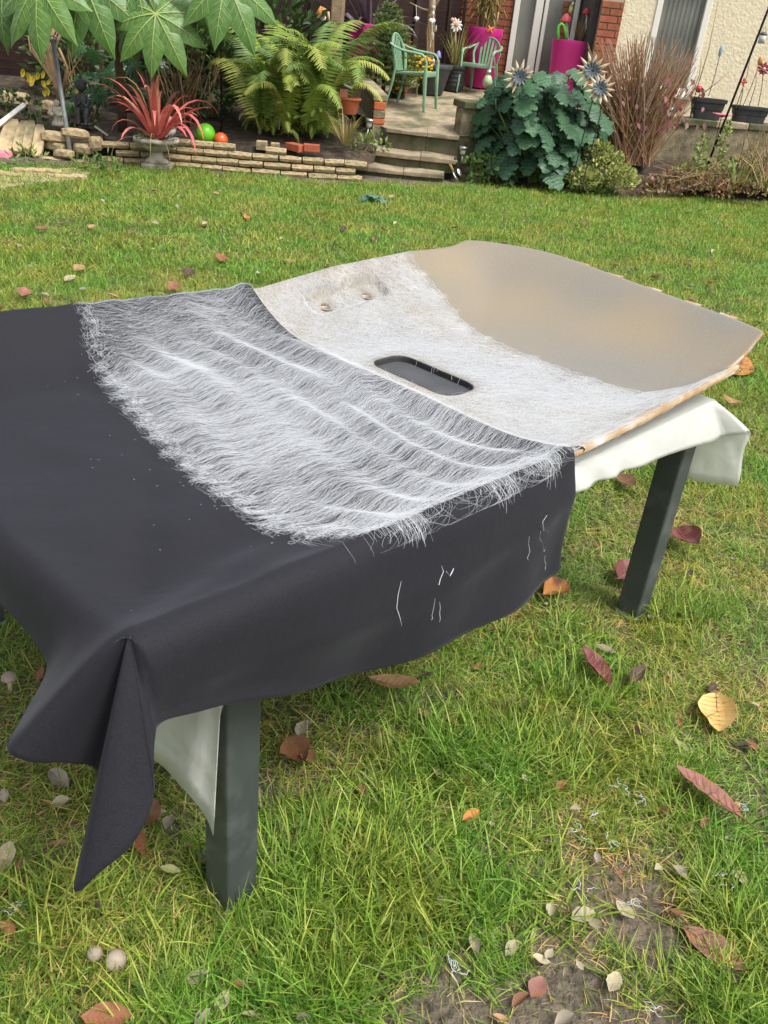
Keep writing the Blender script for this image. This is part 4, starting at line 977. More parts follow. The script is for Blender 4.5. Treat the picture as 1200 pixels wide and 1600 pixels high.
# troughs on the right wall
def trough(label, u0, u1, vb, vt, y):
    a = ony(u0, vb, y); b = ony(u1, vb, y); c = (a+b)/2; h = hz((u0+u1)/2, vt, c)-ZW; L = b[0]-a[0]; t = thing('planter_trough', label, 'planter', (c[0], c[1], ZW), 'black plastic planters on the wall'); mb = MB()
    lv = [(.82, 0), (.86, h*.45), (.9, h*.47), (.95, h*.8), (1.04, h*.81), (1.05, h), (.96, h), (.9, h*.7), (.05, h*.69)]; vs = []; n_ = 20
    for q, z in lv:
        for k in range(n_):
            a_ = 2*math.pi*k/n_; vs.append((c[0]+L/2*q*math.copysign(abs(math.cos(a_))**.5, math.cos(a_)), c[1]+.1*q*math.copysign(abs(math.sin(a_))**.6, math.sin(a_)), ZW+z+.001))
    fs = [(i*n_+k, i*n_+(k+1) % n_, (i+1)*n_+(k+1) % n_, (i+1)*n_+k) for i in range(len(lv)-1) for k in range(n_)]+[tuple(range(n_-1, -1, -1)), tuple((len(lv)-1)*n_+k for k in range(n_))]
    mb.add(vs, fs); mb.build('trough_body', M_BLK, t, bevel=.002)
    MB().box((c[0], c[1], ZW+h*.74), (L*.8, .13, .02)).build('soil', M_SOIL, t)
    return c, ZW+h*.75
TR1 = trough('deep black planter trough on the wall below the window', 1074, 1129, 181, 153, 11.55)
TR2 = trough('low black planter trough at the right end of the wall', 1139, 1199, 185, 166, 11.75)
# urn with fluted bowl
ub = onz(222, 276, .0); ub = V(ub[0], 8.95, 0); UH = hz(222, 217, ub)
ur = thing('stone_urn', 'weathered grey stone urn with scalloped rim holding the red spiky plant', 'urn', ub)
M_URN = mat('weathered_urn_stone', (.46, .42, .34), (.34, .31, .24), 14, .95, bump=.7, bscale=50, c3=(.11, .11, .07), s3=6)
MB().box(ub+V(0, 0, .025), (.25, .25, .06)).build('plinth', M_URN, ur, bevel=.01)
MB().lathe(ub+V(0, 0, .056), [(.115, 0), (.11, .02), (.075, .05), (.055, .08), (.06, .1)], 24).build('stem', M_URN, ur, True)
MB().lathe(ub+V(0, 0, .156), [(.06, 0), (.12, .02), (.185, .06), (.205, .1), (.195, .12)], 36, flute=.03).build('bowl', M_URN, ur, True)
MB().lathe(ub+V(0, 0, .277), [(.195, 0), (.215, .008), (.22, UH-.297), (.205, UH-.285), (.19, UH-.287), (.02, UH-.30)], 36, flute=.012).build('rim', M_URN, ur, True)
# balls
for u, v, r, m_, lb in ((321, 209, 16.3, mat('green_ball', (.12, .48, .015), (.15, .52, .02), 5, .3, spec=.5), 'bright green ball on the soil behind the stone edging'), (345, 219, 12, mat('orange_ball', (.62, .09, .02), (.66, .12, .03), 5, .3, spec=.5), 'small orange ball beside the green ball')):
    p = ony(u, v, 9.42); rr = r/(1554/9.42)
    mb = MB(); mb.ball((0, 0, 0), rr, 28); mb.v = [tuple(q) for q in mb.v]; o = mb.build('ball', m_, None, True); o.location = p; tag(o, lb, 'ball')
# loose bricks and blocks on the edging
M_RB = mat('loose_red_brick', (.40, .10, .05), (.32, .08, .04), 14, .85, bump=.4, bscale=60)
for (u, v, y, d, m_, lb, rz) in ((462, 230, 9.42, (.11, .2, .068), M_RB, 'red brick end-on, left of the pair on the edging wall', .9), (487, 231, 9.40, (.16, .1, .068), M_RB, 'red brick lying right of the other brick on the edging wall', .15), (409, 227, 9.44, (.105, .09, .085), M_STONE, 'small square yellow stone block under the fern', .05), (430, 229, 9.46, (.09, .09, .07), M_STONE, 'small dark block between the yellow block and the bricks', .2)):
    p = ony(u, v, y); o = MB().box((0, 0, 0), d).build('brick' if m_ is M_RB else 'stone_block', m_, None, bevel=.005); o.location = p; o.rotation_euler = (0, 0, rz); tag(o, lb, 'brick' if m_ is M_RB else 'stone block')
# poles
a = ony(113, 260, 8.9); b = ony(83, 62, 9.25); po = thing('metal_pole', 'leaning grey metal pole with a ring at its top, left of the urn', 'pole', a)
MB().tube([a, b], .022, 10).build('tube', mat('galvanised_grey', (.26, .27, .27), (.2, .21, .21), 20, .5, metal=.3), po, True)
MB().tube([b+V(.035*math.sin(t), 0, .0+.035*math.cos(t)) for t in np.linspace(0, 6.0, 12)], .009, 6).build('ring', M_STEEL, po, True)
a = onbed(346, 206); o = MB().tube([a, (a[0], a[1], 1.75), (a[0]+.05, a[1], 1.9), (a[0]+.16, a[1], 1.95), (a[0]+.24, a[1], 1.86)], .011, 7).build('hook_pole', M_IRON, None, True, org=a); tag(o, 'thin black upright garden hook pole left of the fern', 'pole')
a = onrb(1104, 262); b = ony(1199, 18, a[1]-.25); o = MB().tube([a, b, b+(b-a)*.2], .013, 7).build('slanting_pole', M_IRON, None, True, org=a); tag(o, 'thin black pole slanting across the right wall', 'pole')
a = onbed(514, 180); o = MB().box((a[0], a[1]+.3, 1.1), (.13, .1, 1.9)).build('wooden_post', M_POST, None, bevel=.008, org=(a[0], a[1]+.3, .3)); tag(o, 'weathered wooden post behind the top of the fern', 'post')
PX, PYb = a[0], a[1]+.3
o = MB().box((ony(532, 40, 11.6)[0], 11.6, 1.1), (.07, .07, 1.7)).build('wooden_post', M_POST, None, bevel=.006, org=(-.9, 11.6, .4)); tag(o, 'thinner pale wooden post right of the fern', 'post')
# flower-pot man on the post
fp = ony(510, 30, PYb-.1); fm = thing('pot_man_ornament', 'little hanging figure of orange and green flower pots on the post', 'ornament', fp)
M_ORN = mat('orange_clay', (.55, .20, .05), (.6, .26, .08), 12, .7); M_GRN = mat('dark_green_clay', (.02, .10, .07), rough=.6); M_PEG = mat('pale_wood_peg', (.5, .36, .17), rough=.7)
MB().lathe(ony(503, 19, fp[1]), [(.045, -.05), (.075, .045), (.082, .06), (.02, .06)][::-1] and [(.05, -.05), (.062, -.045), (.04, .05), (.01, .052)], 14, ax=frame((.35, 0, 1)).transposed()).build('hat_pot', M_ORN, fm, True)
MB().ball(ony(505, 28, fp[1]), .035, 10).build('head', M_WHITE, fm, True)
MB().lathe(ony(507, 41, fp[1]), [(.035, -.05), (.05, .045), (.055, .05), (.02, .055)], 14).build('body_pot', M_GRN, fm, True)
MB().tube([ony(512, 37, fp[1]), ony(524, 37, fp[1])], [.022, .026], 8).build('arm', M_PEG, fm, True)
MB().tube([ony(513, 18, fp[1]), ony(514, 34, fp[1])], [.014, .014], 8).build('arm', M_PEG, fm, True)
# statues
sb = ony(133, 195, 9.42); H_ = hz(125, 120, sb)-sb[2]; sta = thing('child_statue', 'dark seated child statue under the fatsia leaves', 'statue', sb)
def sp(x, y, z): return sb+V(x*H_*.9, y*H_*.9, z*H_)
MB().tube([sp(0, 0, .0), sp(0, 0, .06)], [.22*H_, .2*H_], 12).build('base', M_DARKST, sta, True)
bd = MB(); bd.tube([sp(-.02, .02, .2), sp(-.02, .03, .34), sp(-.03, 0, .5), sp(-.03, -.01, .62), sp(-.02, -.01, .7)], [.12*H_, .145*H_, .13*H_, .11*H_, .06*H_], 12)
bd.ball(sp(-.03, -.02, .83), .13*H_, 14, sc3=(1, 1, 1.02)); bd.tube([sp(-.03, -.0, .86), sp(-.03, 0, .93), sp(-.03, 0, .975)], [.14*H_, .11*H_, .01], 12); bd.tube([sp(-.03, 0, .96), sp(-.03, .0, 1.02)], [.03*H_, .03*H_], 6)
for sg in (-1, 1):
    bd.tube([sp(sg*.10-.03, 0, .62), sp(sg*.17-.03, -.04, .48), sp(sg*.12-.02, -.14, .40), sp(sg*.03, -.17, .50)], [.05*H_, .045*H_, .04*H_, .035*H_], 8)
    bd.tube([sp(sg*.09, 0, .3), sp(sg*.11, -.16, .33), sp(sg*.10, -.2, .2), sp(sg*.09, -.17, .06), sp(sg*.10, -.27, .03)], [.08*H_, .075*H_, .06*H_, .05*H_, .04*H_], 8)
bd.build('figure', M_DARKST, sta, True)
sb2 = ony(92, 196, 9.3); H_ = hz(90, 155, sb2)-sb2[2]; o = MB()
o.lathe(sb2, [(.07, 0), (.065, .03), (.042, .05), (.045, H_*.4), (.055, H_*.62), (.035, H_*.72)], 12).ball(sb2+V(0, -.01, H_*.86), H_*.13, 10); 
for sg in (-1, 1): o.tube([sb2+V(sg*.045, -.02, H_*.62), sb2+V(sg*.065, -.05, H_*.45), sb2+V(sg*.02, -.09, H_*.45)], [.024, .022, .018], 6)
tag(o.build('figurine', M_STAT, None, True, org=sb2), 'small pale stone figurine left of the metal pole', 'statue')
sb3 = ony(262, 232, 9.32); H_ = hz(262, 182, sb3)-sb3[2]; fg = thing('gnome', 'black and white garden figurine behind the urn under the red leaves', 'ornament', sb3)
MB().lathe(sb3, [(.075, 0), (.08, .05), (.07, H_*.35), (.05, H_*.5)], 12).build('boots', M_BLK, fg, True); MB().lathe(sb3+V(0, 0, H_*.4), [(.055, 0), (.085, .03), (.09, H_*.2), (.05, H_*.34)], 12).build('coat', M_WHITE, fg, True)
MB().ball(sb3+V(0, 0, H_*.8), .062, 10).build('head', mat('gnome_skin', (.6, .36, .26), rough=.7), fg, True); MB().lathe(sb3+V(0, 0, H_*.83), [(.068, 0), (.05, .05), (.012, H_*.2)], 12).build('hat', mat('cream_hat', (.6, .5, .38), rough=.7), fg, True)
# cat statue on the right lawn edge
cb = onz(1056, 304); H_ = hz(1056, 276, cb); ct = MB()
ct.tube([cb, cb+V(0, 0, .02), cb+V(0, .01, H_*.35), cb+V(0, 0, H_*.6), cb+V(0, -.01, H_*.7)], [.06, .066, .062, .048, .03], 12).ball(cb+V(.005, -.015, H_*.8), H_*.16, 12, sc3=(1.15, 1, .95))
for sg in (-1, 1): ct.tube([cb+V(sg*.02, -.01, H_*.88), cb+V(sg*.028, -.01, H_*1.02)], [.018, .002], 6); ct.tube([cb+V(sg*.045, 0, H_*.58), cb+V(sg*.075, -.03, H_*.5), cb+V(sg*.03, -.07, H_*.47)], [.018, .017, .014], 6); ct.tube([cb+V(sg*.035, -.02, H_*.15), cb+V(sg*.04, -.07, .012)], [.028, .018], 6)
ct.tube([cb+V(-.05, .02, H_*.2), cb+V(-.09, 0, H_*.35), cb+V(-.085, 0, H_*.6), cb+V(-.065, 0, H_*.66)], [.016, .014, .012, .01], 6)
tag(ct.build('cat_statue', mat('whitewashed_stone', (.66, .60, .49), (.5, .45, .36), 26, .9, bump=.4), None, True, org=cb), 'pale stone cat figure standing at the right lawn edge', 'statue')
sk = onz(989, 297); o = MB().ball(sk+V(0, 0, .035), .05, 12, sc3=(1.1, 1, .85)); 
for sg in (-1, 1): o.ball(sk+V(sg*.02-.005, -.045, .04), .012, 8, mi=1)
tag(o.build('panda_ornament', [M_WHITE, M_BLK], None, True, org=sk), 'small round white ornament with dark eyes left of the cat figure', 'ornament')
fx = ony(1013, 287, 10.45); o = MB(); o.ball(fx+V(0, 0, .03), .05, 10, sc3=(1.2, 1, 1)).ball(fx+V(.02, -.05, .05), .035, 10)
for sg in (-1, 1): o.tube([fx+V(.02+sg*.022, -.04, .07), fx+V(.02+sg*.035, -.04, .12)], [.016, .002], 6)
tag(o.build('fox_ornament', mat('dusty_brown_resin', (.24, .15, .11), (.3, .2, .16), 20, .8), None, True, org=fx), 'small brown animal ornament with pointed ears behind the white one', 'ornament')
# solar stake lights
def solar(u0, v0, u1, v1, y, lb):
    a = ony(u0, v0, y); b = ony(u1, v1, y); t = thing('solar_light', lb, 'garden light', a, 'solar stake lights')
    ax = b-a; MB().tube([a, a+ax*.68], .009, 8).build('stake', M_STEEL, t, True); q = frame(ax).transposed()
    MB().lathe(a+ax*.66, [(.018, 0), (.03, .02), (.03, .055), (.018, .06)], 12, ax=q).build('lens', mat('frosted_lens', (.45, .45, .42), rough=.3), t, True)
    MB().lathe(a+ax*.66+ax/np.linalg.norm(ax)*.06, [(.045, 0), (.047, .02), (.04, .028), (.01, .03)], 14, ax=q).build('cap', M_STEEL, t, True)
solar(571, 224, 578, 187, 9.9, 'steel solar stake light left of the brick-ended wall'); solar(720, 262, 724, 232, 10.2, 'steel solar stake light right of the steps')
# hand tools
for u0, v0, u1, v1, m_, lb in ((716, 283, 698, 247, mat('tool_wood', (.42, .25, .12), rough=.7), 'wooden-handled trowel stuck in the soil right of the steps'), (720, 276, 711, 246, M_IRON, 'dark-handled garden fork stuck in the soil beside the trowel')):
    a = ony(u0, v0, 10.0); b = ony(u1, v1, 10.1); t = thing('hand_tool', lb, 'garden tool', a); MB().tube([a+(b-a)*.45, a+(b-a)*.95, b], [.013, .017, .008], 8).build('handle', m_, t, True)
    MB().tube([a, a+(b-a)*.15, a+(b-a)*.35, a+(b-a)*.46], [.006, .03, .03, .007], 8, flat=.25).build('blade', M_STEEL, t, True)
# left odds and ends
a = ony(-6, 198, 8.95); b = ony(38, 164, 9.3); o = MB().tube([a, b], .03, 4).build('white_channel', M_WHITE, None, bevel=.004, org=a); tag(o, 'white plastic channel leaning above the sandstone slabs', 'plastic strip')
p = ony(6, 246, 8.75); t = thing('storage_box', 'small dark box with a pink lid at far left', 'box', p-V(0, 0, .07)); MB().box(p+V(-.03, 0, -.045), (.19, .14, .085)).build('box_body', M_GREYPOT, t, bevel=.01); MB().box(p+V(-.03, 0, .03), (.21, .16, .06), taper=.82).build('lid', mat('pink_lid', (.75, .22, .26), rough=.5), t, bevel=.012)
p = ony(160, 205, 9.2); t = thing('solar_charger', 'small tilted black solar panel with a pale edge left of the urn', 'solar panel', p); q = [V(.85, 0, -.5), V(0, 1, 0), V(.5, 0, .85)]
MB().box(p, (.15, .1, .012), q).build('panel_face', M_BLK, t); MB().box(p+V(.007, -.052, .01), (.15, .006, .016), q).build('panel_frame', M_STEEL, t); MB().tube([p-V(0, -.03, .01), p-V(0, -.03, .16)], .008, 6).build('stake', M_BLK, t)
p = ony(2, 146, 10.0); o = MB().box(p, (.1, .15, .05)).box(p-V(.01, 0, .06), (.085, .14, .065)).build('brick_stack', M_STONE, None, bevel=.006, org=p); tag(o, 'little stack of worn bricks below the fence at the far left', 'brick stack')
# tiny house ornament and shell in the terracotta pot
p = ony(537, 150, 10.0); t = thing('mini_house', 'tiny ornament house with a pale solar roof in the terracotta pot', 'ornament', p); MB().box(p+V(0, 0, .03), (.08, .07, .08)).build('house_wall', mat('salmon_paint', (.5, .2, .14), rough=.7), t); MB().box(p+V(.04, 0, .095), (.1, .09, .01), [V(.9, 0, -.3), V(0, 1, 0), V(.3, 0, .9)]).build('roof_panel', mat('pale_panel', (.42, .47, .5), rough=.3), t); MB().box(p+V(-.03, 0, .095), (.06, .09, .01), [V(.9, 0, .35), V(0, 1, 0), V(-.35, 0, .9)]).build('roof', M_BLK, t)
# trunk wrapped with canes, heart string
tk = ony(671, 98, b1[1]); tt_ = thing('wrapped_trunk', 'pale trunk bundled with canes rising from the dark grey pot', 'trunk', tk); M_CANE = mat('tan_cane', (.42, .28, .14), (.34, .22, .11), 20, .8)
MB().tube([tk, ony(669, 50, b1[1]), ony(675, 15, b1[1]), ony(678, -30, b1[1])], [.04, .04, .045, .05], 10).build('trunk', M_POST, tt_, True)
for k in range(5): MB().tube([tk+V(.02*k-.03, -.045, 0), ony(668+k*2.4, 52, b1[1])+V(0, -.05, 0), ony(671+k*2, 22, b1[1])+V(0, -.05, 0)], .008, 5).build('cane', M_CANE, tt_)
MB().tube([ony(676, 18, b1[1]), ony(660, 14, b1[1]), ony(648, 8, b1[1]), ony(640, 4, b1[1])], [.02, .013, .01, .008], 6).build('branch', M_POST, tt_, True); MB().tube([ony(676, 18, b1[1]), ony(685, 0, b1[1]), ony(690, -20, b1[1])], [.02, .016, .012], 6).build('branch', M_POST, tt_, True)
def heart(c, r): return MB().ball(c+V(-.32*r, 0, .25*r), r*.62, 10, sc3=(1, .6, 1)).ball(c+V(.32*r, 0, .25*r), r*.62, 10, sc3=(1, .6, 1)).tube([c+V(0, 0, .25*r), c-V(0, 0, .45*r), c-V(0, 0, 1.05*r)], [r*.8, r*.5, r*.05], 10, flat=.6)
yq = b1[1]-.12; hsn = thing('heart_string', 'string of white hearts and shells hanging beside the wrapped trunk', 'ornament', ony(678, 5, yq))
MB().tube([ony(678, -5, yq), ony(677, 30, yq), ony(675, 50, yq), ony(672, 74, yq)], .004, 4).build('string', M_WHITE, hsn)
heart(ony(677, 12, yq), .028).build('shell', M_STAT, hsn, True); heart(ony(675, 34, yq), .045).build('heart', M_WHITE, hsn, True); MB().ball(ony(677, 21, yq), .016, 8, sc3=(1, 1, 1.6)).build('bead', M_WHITE, hsn, True); MB().ball(ony(681, 45, yq), .02, 8, sc3=(.6, .6, 2.)).build('shell', M_STAT, hsn, True); MB().ball(ony(676, 57, yq), .02, 8, sc3=(.7, .7, 2.4)).build('shell', M_STAT, hsn, True)
t = thing('hanging_heart', 'single white heart hanging left of the wrapped trunk', 'ornament', ony(651, 30, yq)); heart(ony(651, 30, yq), .034).build('heart', M_WHITE, t, True); MB().tube([ony(651, 27, yq), ony(650, 8, yq)], .003, 4).build('string', M_WHITE, t)
# small ornaments standing in the grey pot
for u, v, m_, lb in ((669, 97, M_WHITE, 'white pebble ornament left in the dark grey pot'), (677, 97, M_STAT, 'cream egg ornament in the dark grey pot'), (684, 97, M_PEG, 'tan peg ornament right in the dark grey pot')):
    p = ony(u, v, b1[1]-.1); tag(MB().ball(p, .028, 10, sc3=(.8, .8, 1.4)).build('pebble_ornament', m_, None, True, org=p), lb, 'ornament')
p = ony(685, 86, b1[1]); t = thing('bell_ornament', 'small lilac bell flower ornament above the dark grey pot', 'ornament', p); MB().lathe(p-V(0, 0, .03), [(.045, 0), (.03, .03), (.025, .06), (.005, .08)], 12).build('bell', mat('lilac_enamel', (.25, .22, .5), rough=.4), t, True); MB().tube([p+V(0, 0, -.03), p+V(-.01, 0, -.12)], .006, 5).build('stem', M_IRON, t)
# metal flowers
def petals(c, nrm, n_, r, wid, mats_, t, lift=.3, layers=1, pname='petal'):
    f = frame(nrm); F = np.array(f)
    for ly in range(layers):
        for k in range(n_):
            a = 2*math.pi*k/n_+ly*.4; d = F[:, 0]*math.cos(a)+F[:, 1]*math.sin(a); sd = -F[:, 0]*math.sin(a)+F[:, 1]*math.cos(a); rr = r*(1-.42*ly)*U(.9, 1.1); L_ = lift+ly*.35
            pts_ = [c+d*rr*x+F[:, 2]*(rr*L_*math.sin(x*1.7)) for x in (.1, .4, .7, 1.)]
            m_ = mats_[ly % len(mats_)]; mb = MB(); mb.ribbon(pts_, [wid*.5, wid, wid*.8, .004], side=sd, fold=.25); mb.build(pname, m_, t)
M_TEAL = mat('teal_patina', (.05, .075, .08), (.12, .14, .145), 14, .5, metal=.2); M_CRM = mat('rusty_cream_metal', (.55, .46, .33), (.40, .25, .13), 9, .55)
for u, v, y, r, lb, gy in ((812, 122, 9.95, .165, 'spiky metal flower with cream petals and teal centre left of the leafy plant', 175), (925, 112, 9.95, .175, 'upper spiky metal flower at the right of the leafy plant', 160), (938, 140, 9.8, .15, 'lower spiky metal flower beside the brown stems', 180)):
    c = ony(u, v, y); t = thing('metal_flower', lb, 'metal flower', ony(u, gy, y), 'spiky metal flowers'); petals(c, V(-.05, -.9, .35), 13, r, .035, [M_CRM, M_TEAL, M_TEAL], t, .15, 3)
    MB().tube([c, ony(u, gy, y), V(c[0], c[1], .1)], .006, 5).build('stem', M_IRON, t)
c = ony(713, 39, b2[1]-.05); t = thing('metal_daisy', 'white metal daisy with orange centre above the black pot', 'metal flower', ony(708, 95, b2[1]-.05)); petals(c, V(-.1, -1, .1), 10, .085, .045, [M_WHITE], t, .05); MB().ball(c, .028, 10, sc3=(1, .5, 1)).build('centre', M_ORN, t, True); MB().tube([c, ony(706, 98, b2[1]-.05)], .007, 5).build('stem', M_CANE, t)
c = ony(707, 31, b2[1]-.06); tag(MB().ball(c, .026, 10).build('bead_ornament', mat('peach_bead', (.7, .33, .2), rough=.5), None, True, org=c), 'small peach bead at the top left of the white daisy', 'ornament')
# orange gecko on the tall magenta pot
c = ony(766, 46, b3[1]-.23); t = MB(); t.tube([c+V(-.05, 0, -.02), c, c+V(.05, 0, .03)], [.012, .02, .008], 8)
for a in (.6, 2.2, 3.9, 5.4): t.tube([c, c+V(.055*math.cos(a), -.01, .055*math.sin(a))], [.014, .006], 6)
tag(t.build('gecko_ornament', mat('orange_enamel', (.75, .2, .02), rough=.4), None, True, org=c), 'small orange lizard ornament on the rim of the tall magenta pot', 'ornament')
# mushrooms, cane hook and bird in the big magenta pot
yq = b4[1]-.1
def shroom(u, v, u1, v1, r, mcap, lb):
    c = ony(u, v, yq); t = thing('mushroom_stake', lb, 'ornament', ony(u1, v1, yq)); MB().lathe(c-V(0, 0, r*.5), [(r, 0), (r*1.02, r*.15), (r*.75, r*.7), (r*.35, r*1.15), (.005, r*1.25)], 16).build('cap', mcap, t, True); MB().tube([c, ony(u1, v1, yq)], [.012, .009], 6).build('stem', M_WHITE, t)
shroom(885, 29, 888, 64, .075, mat('pink_enamel', (.5, .07, .14), (.6, .1, .08), 14, .4), 'pink metal mushroom stake in the large magenta pot'); shroom(917, 18, 915, 64, .055, M_RED, 'red metal mushroom stake at the right in the large magenta pot')
c = ony(892, 14, yq); t = MB(); t.ball(c, .035, 10, sc3=(.75, .6, 1.5)).tube([c+V(0, 0, .03), c+V(.02, 0, .075)], [.022, .008], 8); tag(t.build('parrot_ornament', mat('rainbow_enamel', (.05, .35, .45), (.65, .5, .03), 9, .4), None, True, org=c), 'small blue and yellow bird perched over the pink mushroom', 'ornament')
q = [(873, 62), (872, 50), (873, 41), (877, 37), (881, 40), (884, 50), (885, 62)]; tag(MB().tube([ony(u, v, yq-.1) for u, v in q], .018, 8).build('green_hook', mat('lime_plastic', (.12, .55, .06), rough=.35), None, True, org=ony(879, 62, yq-.1)), 'bright green arched hook in the large magenta pot', 'ornament')
# light bulb ornament
c = ony(762, 127, 10.15); t = thing('bulb_ornament', 'clear glass bulb hanging from a thin hook left of the leafy plant', 'ornament', ony(774, 170, 10.15)); gl = mat('pale_bulb_glass', (.30, .38, .2), (.4, .46, .28), 6, .1, spec=.7); MB().lathe(c, [(.005, -.062), (.04, -.045), (.055, -.005), (.035, .045), (.02, .06)], 16).build('bulb', gl, t, True); MB().lathe(c+V(0, 0, .06), [(.024, 0), (.026, .03), (.02, .045), (.005, .05)], 12).build('cap', M_STEEL, t, True)
MB().tube([c+V(0, 0, .1), ony(763, 92, 10.15), ony(768, 84, 10.15), ony(773, 92, 10.15), ony(775, 170, 10.15)], .005, 5).build('hook', M_STEEL, t)
# stakes in the troughs
def stake(u0, v0, u1, v1, y, lb, fn):
    a = ony(u0, v0, y); b = ony(u1, v1, y); t = thing('garden_stake', lb, 'ornament', a, 'ornament stakes in the wall planters'); MB().tube([a, a*.5+b*.5+V(.01, 0, 0), b], .0045, 5).build('stem', M_IRON, t); fn(b, t)
stake(1107, 150, 1126, 80, 11.5, 'blue-grey leaf on a thin stake in the deep planter', lambda b, t: MB().ball(b, .05, 10, sc3=(.45, .3, 1.3)).build('leaf_head', mat('blue_grey_metal', (.22, .32, .38), rough=.4), t, True))
stake(1161, 165, 1188, 95, 11.7, 'amber bud on a thin stake in the low planter', lambda b, t: MB().ball(b, .038, 10, sc3=(.8, .8, 1.4)).build('bud', mat('amber_glass', (.5, .24, .08), rough=.25), t, True))
stake(1155, 168, 1162, 128, 11.7, 'red butterfly on a thin stake in the low planter', lambda b, t: petals(b, V(0, -1, .3), 4, .05, .03, [M_RED], t, .1))
stake(1185, 165, 1193, 108, 11.65, 'dark red metal flower on a stake at the right edge', lambda b, t: (petals(b, V(-.1, -1, .2), 9, .075, .045, [mat('oxide_red', (.22, .035, .03), rough=.5)], t, .1), MB().ball(b+V(0, -.02, 0), .022, 8).build('centre', M_STAT, t, True)))
stake(1092, 152, 1092, 140, 11.5, 'red tulip head low in the deep planter', lambda b, t: MB().lathe(b-V(0, 0, .03), [(.02, 0), (.045, .03), (.03, .07), (.005, .06)], 8).build('tulip', M_RED, t, True))
c = ony(1128, 180, 11.1); t = thing('flower_dish', 'pink flower-shaped bird dish on a thin stem before the wall', 'bird dish', V(c[0], c[1], .1)); 
dm = MB(); n_ = 24; dm.add([c+V(0, 0, -.02)]+[c+V(.1*(1+.16*math.cos(5*2*math.pi*k/n_))*math.cos(2*math.pi*k/n_), .1*(1+.16*math.cos(5*2*math.pi*k/n_))*math.sin(2*math.pi*k/n_), .015) for k in range(n_)], [(0, 1+k, 1+(k+1) % n_) for k in range(n_)])
o = dm.build('dish', mat('pink_dish', (.62, .2, .27), rough=.4), t, True); md = o.modifiers.new('thick', 'SOLIDIFY'); md.thickness = .008; MB().tube([c-V(0, 0, .03), V(c[0], c[1], .12)], .005, 5).build('stem', M_IRON, t)
c = ony(1191, 60, 11.0); t = thing('hanging_lantern', 'little pale glass lantern hanging at the upper right from the slanting pole', 'lantern', c); MB().lathe(c-V(0, 0, .05), [(.035, 0), (.04, .08)], 12).build('glass', mat('lantern_glass', (.5, .52, .48), rough=.2), t, True); MB().lathe(c+V(0, 0, .032), [(.043, 0), (.04, .015), (.01, .03)], 12).build('lid', M_GREYPOT, t, True); MB().tube([c+V(-.03, 0, .04), c+V(0, 0, .12), c+V(.03, 0, .04)], .003, 4).build('handle', M_IRON, t)
c = ony(1037, 168, 11.45); o = MB().box((c[0]-.02, c[1], ZW+.09), (.12, .1, .18)).build('pale_block', M_STAT, None, bevel=.012, org=(c[0], c[1], ZW)); tag(o, 'pale stone block on the wall left of the deep planter', 'stone block')
c = ony(1051, 170, 11.3); o = MB().box((c[0]+.0, c[1], ZW+.05), (.1, .07, .1), taper=.8).build('white_pot', M_WHITE, None, bevel=.01, org=(c[0], c[1], ZW)); tag(o, 'small white pot half hidden by red leaves on the wall', 'pot')

# ================================================================== PLANTS
def leafm(name, a, b, **k): return mat(name, a, b, k.pop('scale', 14), k.pop('rough', .5), trans=k.pop('trans', .22), rnd=k.pop('rnd', .22), **k)
M_BIG = leafm('ricepaper_leaf', (.085, .185, .036), (.06, .14, .028), rough=.4, trans=.16)
M_VEIN = mat('pale_vein', (.33, .42, .13), rough=.6, trans=.2)
M_FAT = leafm('fatsia_leaf', (.022, .075, .02), (.035, .10, .028), rough=.3)
M_ACA = leafm('glaucous_leaf', (.045, .115, .05), (.07, .15, .08), rough=.45, spec=.25, c3=(.08, .16, .09), s3=9)
M_FERN = leafm('fern_green', (.19, .29, .04), (.29, .37, .065), rough=.6, trans=.3)
M_FERN2 = leafm('fern_yellow', (.40, .42, .09), (.28, .34, .07), rough=.6, trans=.3)
M_STEMG = mat('green_stem', (.14, .2, .05), (.2, .2, .07), 12, .6)
M_TWIG = mat('red_brown_twig', (.27, .125, .055), (.38, .22, .115), 6, .75, rnd=.25)
M_TAN = mat('tan_stem', (.30, .205, .10), (.22, .15, .075), 14, .8, rnd=.2)
def palm_mesh(name, m, n_l, R_, spread, wl_, droop, pleat, seed=1):
    """one palmate leaf: broad overlapping lobes round the petiole at the origin, middle lobe along -y, upper face +z"""
    r = random.Random(seed); lf = MB(); vb = MB(); N = 9
    for k in range(n_l):
        a = -spread+2*spread*k/(n_l-1); lob = R_*(1-.38*abs(a/spread)**1.7)*r.uniform(.93, 1.05); d = V(math.sin(a), -math.cos(a), 0); sd = V(math.cos(a), math.sin(a), 0); vs = []; path = []
        for i in range(N+1):
            t = i/N; wd_ = wl_*lob*(.22+.78*math.sin(math.pi*min(1, t*.86+.06))**1.2)*(1-t**6)*.5*(1+.05*math.sin(i*2.3+k)); z = -droop*lob*t*t+.004*(k % 2); c = d*lob*t+V(0, 0, z); path.append(c+V(0, 0, .012*R_+pleat*wd_*.5))
            for f in (-1, -.5, 0, .5, 1): vs.append(c+sd*wd_*f+V(0, 0, pleat*wd_*(.5-abs(f))+.018*R_*math.sin(i*1.9+f*2+k)*abs(f)))
        lf.add(vs, [(i*5+j, i*5+j+1, i*5+j+6, i*5+j+5) for i in range(N) for j in range(4)])
        vb.ribbon(path, [R_*.022*(1-.85*i/N) for i in range(N+1)])
        for i in (2, 3, 4, 5, 6):
            for j in (0, 4): vb.ribbon([path[i], V(*vs[(i+1)*5+j])*.8+path[i+1]*.2+V(0, 0, .004)], [R_*.007, R_*.003])
    return lf.mesh(name, m, smooth=True), vb.mesh('veins', M_VEIN)
